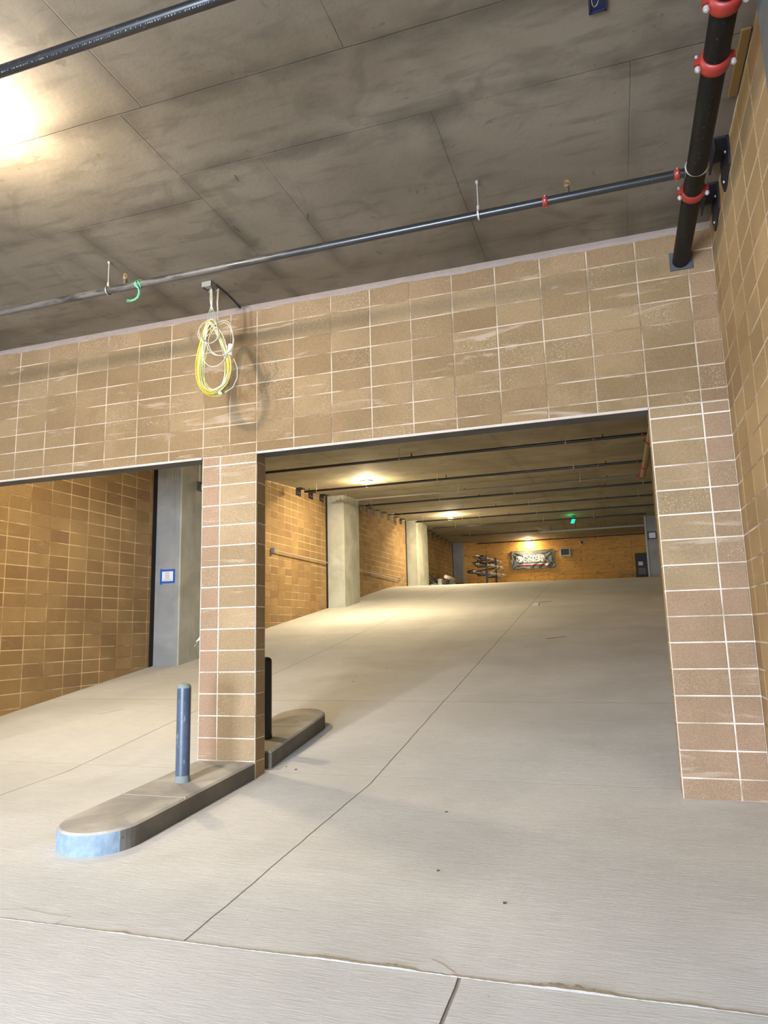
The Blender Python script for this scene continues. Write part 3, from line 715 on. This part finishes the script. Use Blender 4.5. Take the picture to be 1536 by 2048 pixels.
# ------------------------------------------------------------------ lights
def lamp(x, y, z, r, label, power, col, lens, wd=.10, grp='round ceiling lights over the ramp', rad=.09, side=.6):
    th = thing('ceiling_light', label, 'ceiling light', (x, y, z), grp)
    MB().lathe([(r, 0), (r, -.02), (r * .97, -.035), (r * .90, -.04)][::-1], (x, y, z - .002), n=32).build('housing', M['white'], th)
    MB().lathe([(.001, -.085), (r * .45, -.08), (r * .72, -.066), (r * .86, -.045), (r * .88, -.035)], (x, y, z - .002), n=32).build('lens', lens, th)
    L = bpy.data.lights.new('lamp_bulb', 'POINT'); L.energy = power * side; L.color = col; L.shadow_soft_size = rad
    o = bpy.data.objects.new('lamp_bulb', L); COL.objects.link(o); o.parent = th; o.location = (0, 0, -.20)
    L = bpy.data.lights.new('lamp_disk', 'AREA'); L.shape = 'DISK'; L.size = r * 1.7; L.energy = power * (1 - side) * 1.6; L.color = col
    o = bpy.data.objects.new('lamp_disk', L); COL.objects.link(o); o.parent = th; o.location = (0, 0, -.095)
warm = (1, .80, .50); warm2 = (1, .85, .66)
POW = dict(a=330, b=300, c=78, d=150, front=250, fl=80)
lamp(-2.83, 11.34, ceil_z(11.34), .17, 'lit round ceiling light nearest the opening on the ramp', POW['a'], warm, M['lens'])
lamp(-2.86, 21.42, ceil_z(21.42), .17, 'lit round ceiling light farther up, above the ramp crest', POW['b'], warm, M['lens'])
lamp(-.92, 31.08, ceil_z(31.08), .17, 'lit round ceiling light right in front of the plywood wall above the banner', POW['c'], warm, M['lens'])
lamp(-2.8, 1.35, ceil_z(1.35), .17, 'round ceiling light hidden behind the block lintel over the left lane', POW['d'], warm, M['lens'])
lamp(-.45, -3.05, 4.65, .15, 'round ceiling light just beyond the upper left edge', POW['front'], warm2, M['lens_cool'], grp='round ceiling lights of the entrance bay', rad=.045, side=.84)
lamp(-5.5, -3.05, 4.65, .15, 'added unseen round ceiling light far to the left of the entrance bay', POW['fl'], warm2, M['lens_cool'], grp='round ceiling lights of the entrance bay', side=.6)  # unseen lamp added to brighten the bay floor
lamp(-.45, -8.5, 4.65, .15, 'added unseen round ceiling light behind the camera in the entrance bay', POW['fl'], warm2, M['lens_cool'], grp='round ceiling lights of the entrance bay', side=.6)  # another unseen lamp, added as fill from behind the view

# ------------------------------------------------------------------ signs
def notice(x0, x1, y, z0, z1, label, tape, skew, lines):
    th = thing('paper_notice', label, 'notice', ((x0 + x1) / 2, y, z0))
    w = (x1 - x0) * .13; h = (z1 - z0) * .15
    MB().box((x0 + w * .6, y - .003, z0 + h * .6), (x1 - w * .6, y - .001, z1 - h * .6)).build('sheet', M['paper'], th)
    mb = MB()
    mb.box((x0, y - .0045, z1 - h), (x1, y - .003, z1)); mb.box((x0, y - .0045, z0), (x1 - .01, y - .003, z0 + h)); mb.box((x0, y - .005, z0 - .02), (x0 + w, y - .0035, z1 + .01)); mb.box((x1 - w, y - .005, z0), (x1, y - .0035, z1))
    mb.build('tape_border', tape, th)
    if lines:
        rr = random.Random(4); xa, xb = x0 + w * 1.3, x1 - w * 1.3; H_ = z1 - z0 - 2 * h
        for k, (f, wd, red) in enumerate(((.84, .42, 1), (.60, .44, 0), (.36, .44, 0), (.14, .8, 0))):
            mb = MB(); zc = z0 + h + H_ * f; c = (xa + xb) / 2; tw = (xb - xa) * wd; hh = .018 if k < 3 else .010; n = 4 if k < 3 else 13
            for q in range(n):
                a = c - tw / 2 + tw * q / n; b = a + tw / n * .72; dz = .012 * (q / n - .5) if k == 3 else 0
                mb.box((a, y - .0040, zc - hh + dz), (a + (b - a) * .3, y - .0032, zc + hh + dz)); mb.box((a, y - .0040, zc + (hh if q % 2 else -hh) * .7 - hh * .3 + dz), (b, y - .0032, zc + (hh if q % 2 else -hh) * .7 + hh * .3 + dz))
            mb.build('text_line', M['ink_red'] if red else M['ink'], th)
notice(-4.845, -4.52, 5.249, 2.285, 2.545, 'white paper notice framed in blue tape on the column in the left lane', M['blue_tape'], 0, True)
notice(4.70, 5.06, 25.999, 4.86, 5.19, 'small paper notice framed in dark tape on the far right column', M['blue_tape_dark'], 0, False)

# alarm device on the side of the left lane column
th = thing('alarm_strobe', 'white round alarm device with conduit drop beside the block pillar top', 'alarm', (-4.42, 5.9, 4.15))
MB().cyl((-4.40, 5.82, 4.25), (-4.40, 5.82, 4.86), .014, 10).build('conduit', M['white'], th)
MB().bbox((-4.42, 5.74, 4.12), (-4.35, 5.90, 4.30), .02).build('back_box', M['clip_grey'], th)
MB().lathe([(.09, 0), (.10, .02), (.09, .05), (.06, .055), (.055, .02)], (-4.345, 5.90, 4.20), (1, -.3, 0), 24).build('horn', M['white'], th)
# cable ends at the top of that column
mb = MB()
for k in range(3): mb.tube([(-4.60 + k * .06, 5.24, 4.60), (-4.59 + k * .05, 5.235, 4.42), (-4.62 + k * .06, 5.24, 4.30 - k * .02), (-4.64 + k * .07, 5.24, 4.24)], .006, 6)
tag(mb.build('loose_cables', M['white_wire']), 'loose pale cable ends dangling at the top of the left lane column', 'cable')

# plastic scraps caught on the left edge of the pillar
def scrap(x, y, z, w, h, label, seed):
    rr = random.Random(seed); mb = MB(); n = 7; vs = []
    for j in range(n):
        for i in range(3):
            t_ = j / (n - 1); vs.append((x - w * t_ + rr.uniform(-.006, .006), y + rr.uniform(-.02, .02) + .012 * i, z - h * t_ ** 1.6 + (i - 1) * (.022 * (1 - t_) + .003) + rr.uniform(-.004, .004)))
    fs = [(j * 3 + i, j * 3 + i + 1, (j + 1) * 3 + i + 1, (j + 1) * 3 + i) for j in range(n - 1) for i in range(2)]
    m_ = len(vs); vs2 = [(a, b + .003, c) for a, b, c in vs]
    mb.add(vs + vs2, fs + [tuple(reversed([q + m_ for q in f])) for f in fs], 0, True)
    tag(mb.build('plastic_scrap', M['plastic']), label, 'scrap', 'torn plastic scraps on the pillar edge')
scrap(-.608, .02, 1.30, .085, .09, 'torn white plastic scrap sticking out of the pillar edge at middle height', 1)
scrap(-.608, .02, .54, .03, .07, 'tiny white plastic scrap on the pillar edge behind the blue bollard', 2)

# ceiling details, entrance bay
th = thing('ceiling_box', 'dark blue recessed box with a wire loop at the top of the ceiling', 'electrical box', (3.44, -2.65, 4.65))
MB().box((3.385, -2.80, 4.632), (3.395, -2.50, 4.652)).box((3.47, -2.80, 4.632), (3.48, -2.50, 4.652)).box((3.385, -2.51, 4.632), (3.48, -2.50, 4.652)).box((3.385, -2.80, 4.644), (3.48, -2.5, 4.652)).build('housing', M['dark_blue'], th)
MB().tube([(3.42 + .018 * math.sin(a), -2.60 + .05 * math.cos(a), 4.63 + .005 * math.sin(2 * a)) for a in [2 * PI * k / 20 for k in range(20)]], .002, 6, closed=True).build('wire_loop', M['rod'], th)
mb = MB(); mb.bbox((4.205, -2.10, 4.632), (4.258, -1.55, 4.649), .003); tag(mb.build('wood_strip', M['wood']), 'yellowish strip of form wood left at the ceiling edge in the top right', 'wood strip')
rr = random.Random(9)
for (x, y, dx, dy, lab) in ((.50, -1.35, .03, .05, 'rusty nail stub in the ceiling above the sprinkler pipe, left of the middle'), (1.15, -1.30, -.02, .05, 'dark form nail in the ceiling close to the middle of the sprinkler pipe'), (.02, -.50, .03, .0, 'bent dark nail hook in the ceiling just right of the junction box'), (.85, -1.93, .01, .04, 'thin dark wire mark hanging from the ceiling between two seams'), (1.48, -.55, .06, .005, 'short dark nail in the ceiling right above the facade wall')):
    mb = MB(); mb.tube([(x, y, 4.65), (x + dx * .4, y + dy * .4, 4.632), (x + dx, y + dy, 4.625)], .004, 6); tag(mb.build('nail_stub', M['rusty']), lab, 'nail', 'form nails left in the ceiling')

# ------------------------------------------------------------------ far level
# banner
th = thing('wall_banner', 'wrinkled silver and black company banner with white lettering on the plywood wall', 'banner', (-.77, 31.38, 4.28))
nx, nz = 64, 28; x0, x1, z0, z1 = -1.90, .34, 4.285, 5.225; mb = MB(); vs = []
def wr(u, v):
    d = 0
    for (cu, cv, ang) in ((0, 1, -.5), (1, 1, -2.6), (0, 0, .6), (1, 0, 2.5)):
        du, dv = u - cu, (v - cv) * .42; r = math.hypot(du, dv) + 1e-4; a = math.atan2(dv, du); d += .032 * math.exp(-r * 3.6) * math.sin(a * 13 + cu * 2)
    d += .020 * math.exp(-((v - .2) / .2) ** 2) * math.sin((u * 1.0 - v * .42) * 34) * (1 if u > .45 else .15)
    d += .007 * math.sin(v * 15 + u * 3) * math.exp(-((v - .88) / .12) ** 2); return d
for j in range(nz + 1):
    for i in range(nx + 1):
        u, v = i / nx, j / nz; vs.append((x0 + (x1 - x0) * u, 31.37 - .02 - wr(u, v), z0 + (z1 - z0) * v - .03 * (1 - u) * 0 + (.0)))
fs = [(j * (nx + 1) + i, j * (nx + 1) + i + 1, (j + 1) * (nx + 1) + i + 1, (j + 1) * (nx + 1) + i) for j in range(nz) for i in range(nx)]
mb.add(vs, fs, 0, True); mb.build('banner_sheet', M['vinyl'], th)
mb = MB()
for a, b in (((x0, z0), (x1, z0)), ((x0, z1), (x1, z1)), ((x0, z0), (x0, z1)), ((x1, z0), (x1, z1))): mb.cyl((a[0], 31.36, a[1]), (b[0], 31.36, b[1]), .012, 8)
mb.build('hem', M['grille'], th)
def surf_y(x, z): return 31.37 - .02 - wr((x - x0) / (x1 - x0), (z - z0) / (z1 - z0)) - .006
def text(body, size, x, z, mat, name, bold=.012, sx=1.0):
    cu = bpy.data.curves.new(name, 'FONT'); cu.body = body; cu.size = size; cu.offset = bold; cu.space_character = 1.0
    o = bpy.data.objects.new(name, cu); COL.objects.link(o); dg = bpy.context.evaluated_depsgraph_get()
    me = bpy.data.meshes.new_from_object(o.evaluated_get(dg)); bpy.data.objects.remove(o)
    wdt = max(v.co.x for v in me.vertices)
    o2 = V(th['_o'])
    for v in me.vertices:
        X_ = x + v.co.x * sx; Z_ = z + v.co.y; v.co = V((X_, surf_y(X_, Z_), Z_)) - o2
    me.materials.clear(); me.materials.append(mat); ob = bpy.data.objects.new(name, me); COL.objects.link(ob); ob.parent = th; ob['_o'] = tuple(o2); return ob
text('POWER', .235, -1.27, 4.835, M['vinyl_white'], 'lettering', .010, 1.34)
text('DESIGN', .235, -1.27, 4.645, M['vinyl_white'], 'lettering', .010, 1.24)
mb = MB(); R_ = .165; cxx, czz = -1.46, 4.80
for half, sh in ((1, .012), (-1, -.012)):
    P = []
    for k in range(17):
        a = math.radians(62) + (PI if half < 0 else 0) - PI * k / 16
        P.append((cxx + sh + R_ * math.cos(a), czz + R_ * math.sin(a)))
    # jagged dividing edge of the bolt
    e = [(cxx + sh + R_ * .25 * math.cos(math.radians(62 + 180)) + .03 * half, czz + R_ * .25 * math.sin(math.radians(62 + 180))), (cxx + sh - .028 * half, czz + .01)]
    P += e
    mb.add([(x, surf_y(x, z) - .002, z) for x, z in P], [tuple(range(len(P)))], 0)
mb.build('logo', M['vinyl_white'], th)
mb = MB(); n = 40
for k in range(n):
    a = -1.55 + 1.55 * k / n; b = a + 1.55 / n
    for zz0, zz1, mi in ((4.50, 4.535, 0), (4.425, 4.485, 1)):
        mb.add([(a, surf_y(a, zz0), zz0), (b, surf_y(b, zz0), zz0), (b, surf_y(b, zz1), zz1), (a, surf_y(a, zz1), zz1)], [(0, 1, 2, 3)], mi)
mb.build('stripe', [M['vinyl_white'], M['vinyl_red']], th)
# unit heater
th = thing('wall_heater', 'small white framed vent unit with dark grille right of the banner', 'vent', (.9, 31.2, 4.81))
MB().bbox((.665, 31.02, 4.815), (1.165, 31.385, 5.215), .01).build('housing', M['white'], th)
mb = MB(); mb.box((.70, 31.01, 4.87), (1.10, 31.022, 5.18)); [mb.box((.71, 31.0, 4.885 + k * .028), (1.09, 31.012, 4.90 + k * .028)) for k in range(10)]; mb.build('grille', M['grille'], th)
th = thing('security_camera', 'small white dome camera high on the plywood wall', 'camera', (1.73, 31.35, 5.45))
MB().lathe([(.10, 0), (.10, .03), (.075, .05)], (1.73, 31.40, 5.49), (0, -1, 0), 20).build('mount', M['white'], th)
MB().lathe([(.075, 0), (.07, .04), (.04, .075), (.001, .085)], (1.73, 31.35, 5.49), (0, -1, -.15), 20).build('dome', M['grille'], th)
# exit light
th = thing('exit_light', 'small bright green lit sign hanging from the ramp ceiling', 'exit light', (1.70, 24.2, 5.86))
MB().bbox((1.66, 24.12, ceil_z(24.2) - .05), (1.86, 24.22, ceil_z(24.2) - .001), .01).build('canopy', M['rusty'], th)
mb = MB(); a = [(1.735, 24.16, 5.74), (1.86, 24.16, 5.72), (1.78, 24.16, 5.52), (1.66, 24.16, 5.53)]
mb.add([V(p) for p in a] + [V(p) + V((0, .012, 0)) for p in a], [(0, 1, 2, 3), (7, 6, 5, 4), (0, 4, 5, 1), (1, 5, 6, 2), (2, 6, 7, 3), (3, 7, 4, 0)]); mb.build('panel', M['green_lit'], th)
MB().cyl((1.79, 24.165, 5.73), (1.79, 24.165, 5.83), .02, 8).build('stem', M['rusty'], th)
L = bpy.data.lights.new('lamp_bulb', 'POINT'); L.energy = 2.5; L.color = (0, 1, .3); L.shadow_soft_size = .04; o = bpy.data.objects.new('lamp_bulb', L); COL.objects.link(o); o.parent = th; o.location = (-.02, -.1, -.12)
# cabinet
th = thing('equipment_rack', 'tall black equipment rack in the far right corner with a pale label', 'equipment rack', (4.6, 31.0, 3.09))
zb = 3.06
mb = MB(); mb.bbox((4.25, 30.82, 3.45), (4.92, 31.36, 4.74), .01); mb.build('cabinet', M['cab'], th)
mb = MB()
for x in (4.27, 4.86): 
    for y in (30.85, 31.28): mb.box((x, y, zb), (x + .05, y + .05, 3.45))
mb.box((4.25, 30.84, 3.30), (4.92, 30.88, 3.35)); mb.box((4.57, 30.84, 3.1), (4.60, 30.88, 3.30)); mb.build('stand', M['cab_grey'], th)
MB().box((4.37, 30.812, 4.13), (4.58, 30.82, 4.32)).build('label_plate', M['white'], th)
MB().bbox((4.34, 30.79, 3.68), (4.70, 30.82, 4.02), .005).build('panel', M['cab_grey'], th)
mb = MB(); [mb.box((4.76, 30.80, 3.72 + k * .16), (4.88, 30.82, 3.77 + k * .16)) for k in range(6)]; mb.build('vents', M['cab_grey'], th)
# low pipe guard
th = thing('low_rail', 'low pale pipe rail on the floor at the plywood wall, left of the black rack', 'rail', (3.8, 31.2, 3.1))
mb = MB(); mb.cyl((3.37, 31.2, 3.78), (4.20, 31.2, 3.77), .022, 8); [mb.cyl((x, 31.2, 3.05), (x, 31.2, 3.78), .022, 8) for x in (3.39, 4.18)]; mb.build('frame', M['pipe_light'], th)
# stock rack with bundles of conduit
th = thing('stock_rack', 'black upright rack carrying bundles of conduit before the plywood wall', 'rack', (-2.6, 28.2, 3.09))
UX = ((-2.68, 27.4), (-2.47, 28.9))
for x, y in UX:
    mb = MB(); mb.box((x + .10, y - .05, 3.06), (x + .19, y + .05, 4.72)); up = mb.build('upright', M['cab'], th)
    for z in (3.40, 3.78, 4.19, 4.50):
        MB().box((x - .28, y - .03, z - .05), (x + .16, y + .03, z), 0).box((x - .30, y - .03, z - .05), (x - .27, y + .03, z + .07)).build('arm', M['cab'], up)
MB().box((-2.9, 27.3, 3.055), (-2.3, 27.5, 3.11)).box((-2.7, 28.8, 3.055), (-2.1, 29.0, 3.11)).box((-2.56, 27.35, 3.055), (-2.30, 29.0, 3.10)).build('base', M['cab'], th)
def bundle(a, b, n, rad, pr_, label, seed, mats, messy=0):
    rr = random.Random(seed); a = V(a); b = V(b); d = (b - a).normalized(); s = d.cross(V((0, 0, 1))).normalized(); u = s.cross(d)
    th = thing('conduit_bundle', label, 'pipe bundle', tuple((a + b) / 2), 'bundles of conduit on the stock rack')
    for mi, m in enumerate(mats):
        mb = MB()
        for k in range(n if mi == 0 else messy):
            t1 = rr.uniform(0, 2 * PI); q = rad * math.sqrt(rr.random())
            o1 = s * math.cos(t1) * q * 1.3 + u * (math.sin(t1) * q * .6 + rad * .6)
            o2 = o1 + s * rr.uniform(-.03, .03); e1 = rr.uniform(-.25, .25); e2 = rr.uniform(-.3, .3)
            if mi: mb.cyl(a + o1 + d * (e1 - .2), a + o1 + d * (e1 + .6) + s * rr.uniform(-.2, .2) + u * rr.uniform(-.05, .14), pr_ * 1.3, 6)
            else: mb.cyl(a + o1 + d * e1, b + o2 + d * e2, pr_, 8)
        mb.build('conduits' if mi == 0 else 'dark_lengths', m, th)
    for f in (.2, .45, .7, .9):
        mb = MB()
        c = a + d * ((b - a).length * f) + u * rad * .6; mb.tube([c + s * math.cos(t) * rad * 1.5 + u * math.sin(t) * rad * .85 for t in [2 * PI * k / 14 for k in range(14)]], .012, 5, closed=True)
        mb.build('tie', M['cab'], th)
bundle((-2.82, 26.4, 4.53), (-2.32, 30.0, 4.53), 16, .09, .022, 'top bundle of pale conduit on the stock rack', 1, [M['conduit'], M['rusty']], 5)
bundle((-2.88, 26.65, 4.22), (-2.25, 29.6, 4.22), 18, .10, .022, 'middle bundle of pale conduit on the stock rack', 2, [M['conduit'], M['rusty']], 9)
bundle((-3.02, 26.4, 3.81), (-2.22, 29.8, 3.81), 20, .12, .022, 'lowest visible bundle of conduit on the stock rack with dark offcuts', 3, [M['conduit'], M['rusty']], 16)
mb = MB(); mb.cyl((-2.78, 27.3, 3.62), (-2.05, 28.2, 4.22), .018, 8); tag(mb.build('loose_conduit', M['conduit']), 'single pale conduit leaning diagonally across the stock rack', 'pipe')
# scrap pile past the crest column
rr = random.Random(21)
th = thing('scrap_pile', 'tangled heap of grey metal offcuts on the floor beside the crest column', 'scrap heap', (-4.5, 25.2, 3.08))
for q, m in enumerate((M['rusty'], M['pipe_light'], M['clip_grey'])):
    mb = MB()
    for k in range(26):
        fx = rr.random(); hz = .62 - .42 * fx; c = V((-4.86 + fx * .85, rr.uniform(24.5, 26.0), 3.14 + rr.random() * hz)); d = V((rr.uniform(-1, 1), rr.uniform(-1, 1), rr.uniform(-.35, .35))).normalized() * rr.uniform(.15, .42)
        p, e = c - d, c + d
        for w_ in (p, e): w_.x = max(-4.9, min(-3.98, w_.x)); w_.z = max(3.10, w_.z)
        mb.cyl(p, e, rr.uniform(.012, .028), 5)
    mb.build('offcuts', m, th)
th = thing('large_tube', 'large grey tube lying past the crest with its open end towards the ramp', 'tube', (-3.7, 25.5, 3.5))
p, q = V((-3.62, 23.5, 3.50)), V((-3.86, 27.8, 3.50)); d = (q - p).normalized()
L_ = (q - p).length
MB().lathe([(.060, .02), (.062, 0), (.078, 0), (.078, L_), (.06, L_)], p, d, 24).build('tube', M['pipe_light'], th)
MB().cyl(p + d * .06, p + d * .07, .061, 20).build('inside', M['black'], th)  # black disc stands in for the shade inside the tube
mb = MB(); [mb.box((x - .28, y - .06, 3.05), (x + .28, y + .06, 3.42)) for x, y in ((-3.66, 24.3), (-3.82, 27.0))]; mb.build('supports', M['rusty'], th)
mb = MB(); mb.lathe([(.095, 0), (.11, .36), (.118, .36), (.118, .39), (.10, .39), (.09, .03)], (-4.08, 24.35, 3.07), n=24); tag(mb.build('bucket', M['white']), 'small white bucket between the scrap heap and the large grey tube', 'bucket')
mb = MB(); mb.lathe([(.05, 0), (.07, .1), (.03, .3), (.05, .45), (.02, .55)], (-4.6, 30.5, 3.07), n=12); tag(mb.build('tool_bag', M['cab']), 'small dark bag standing in the far left corner', 'bag')

# ------------------------------------------------------------------ bits on the ramp
def flat(name, pts, mat, label, cat, grp=None, h=.004):
    mb = MB(); mb.prism(pts, 0, 0, 0, zf0=lambda x, y: floor_z(y, x) - .001, zf1=lambda x, y: floor_z(y, x) + h); tag(mb.build(name, mat), label, cat, grp)
flat('paper_scrap', [(1.19, 12.62), (1.33, 12.66), (1.32, 12.98), (1.18, 12.94)], M['paper'], 'small white paper scrap lying high on the ramp by the floor joint', 'scrap', h=.02)
flat('wood_splinter', [(1.28, 13.25), (1.62, 13.35), (1.62, 13.40), (1.28, 13.30)], M['wood'], 'thin pale stick just above the white paper scrap on the ramp', 'stick')
flat('stick', [(-3.45, 2.04), (-3.27, 2.30), (-3.265, 2.297), (-3.445, 2.03)], M['white_joint'], 'thin white stick lying on the left lane ramp', 'stick')
flat('wire_piece', [(1.98, 7.4), (2.33, 7.6), (2.33, 7.62), (1.98, 7.42)], M['debris'], 'thin brown wire lying across the middle of the ramp', 'wire')
rr = random.Random(31)
for k, (x, y, lab) in enumerate(((-.62, 4.3, 'cluster left of the floor joint'), (-.52, 3.95, 'the one nearest the lower middle of that lane'), (-.75, 4.6, 'the upper left one'), (-.3, 4.9, 'the upper right one'), (-.45, 4.35, 'the middle one'), (1.95, -.62, 'small pair right of the floor joint'), (2.6, -2.05, 'dark speck on the lower slab right of centre'), (2.15, -1.7, 'grey splinter on the lower slab'), (.15, .35, 'beside the foot of the pillar'), (.28, .28, 'just right of the pillar foot'))):
    s = rr.uniform(.005, .011); a = rr.uniform(0, 3)
    pts = [(x + s * math.cos(a + t) * (1.6 if i % 2 else .7), y + s * math.sin(a + t) * 1.3) for i, t in enumerate([2 * PI * q / 6 for q in range(6)])]
    flat('debris_chip', pts, M['debris'], 'dark debris chip on the concrete ramp, ' + lab, 'debris', 'debris chips on the ramp')

# ------------------------------------------------------------------ world, daylight, camera
w = bpy.data.worlds.new('sky'); sc.world = w; w.use_nodes = True; nt = w.node_tree; nt.nodes.clear()
bg = nt.nodes.new('ShaderNodeBackground'); ou = nt.nodes.new('ShaderNodeOutputWorld'); nt.links.new(bg.outputs[0], ou.inputs[0])
bg.inputs[0].default_value = (.66, .79, 1.0, 1); bg.inputs[1].default_value = 66.0
L = bpy.data.lights.new('doorway_portal', 'AREA'); L.shape = 'RECTANGLE'; L.size = 4.4; L.size_y = 3.2; L.cycles.is_portal = True
o = bpy.data.objects.new('doorway_portal', L); COL.objects.link(o); o.location = (-.1, -12.25, .8); o.rotation_euler = (PI / 2, 0, 0)

R = [[0.949494789413675, 0.3127962644398463, -0.02486245822034706], [-0.07467869517130263, 0.14830650215613345, -0.9861177789218306], [-0.3047666933308042, 0.9381703887731111, 0.16417546791624216]]
cam = bpy.data.cameras.new('camera'); co = bpy.data.objects.new('camera', cam); COL.objects.link(co); sc.camera = co
m = Matrix(((R[0][0], -R[1][0], -R[2][0], 3.29738), (R[0][1], -R[1][1], -R[2][1], -6.10458), (R[0][2], -R[1][2], -R[2][2], 1.32467), (0, 0, 0, 1)))
co.matrix_world = m
cam.sensor_fit = 'VERTICAL'; cam.sensor_height = 36; cam.lens = 1416.275 / 2048 * 36; cam.clip_start = .05; cam.clip_end = 200

vs_ = sc.view_settings; vs_.view_transform = 'Standard'; vs_.look = 'None'; vs_.exposure = 0.12; vs_.gamma = 1; vs_.use_curve_mapping = False
sc.cycles.use_denoising = True; sc.cycles.max_bounces = 8; sc.cycles.diffuse_bounces = 5; sc.cycles.sample_clamp_indirect = 6
for ob in OBS:
    if '_o' in ob: del ob['_o']
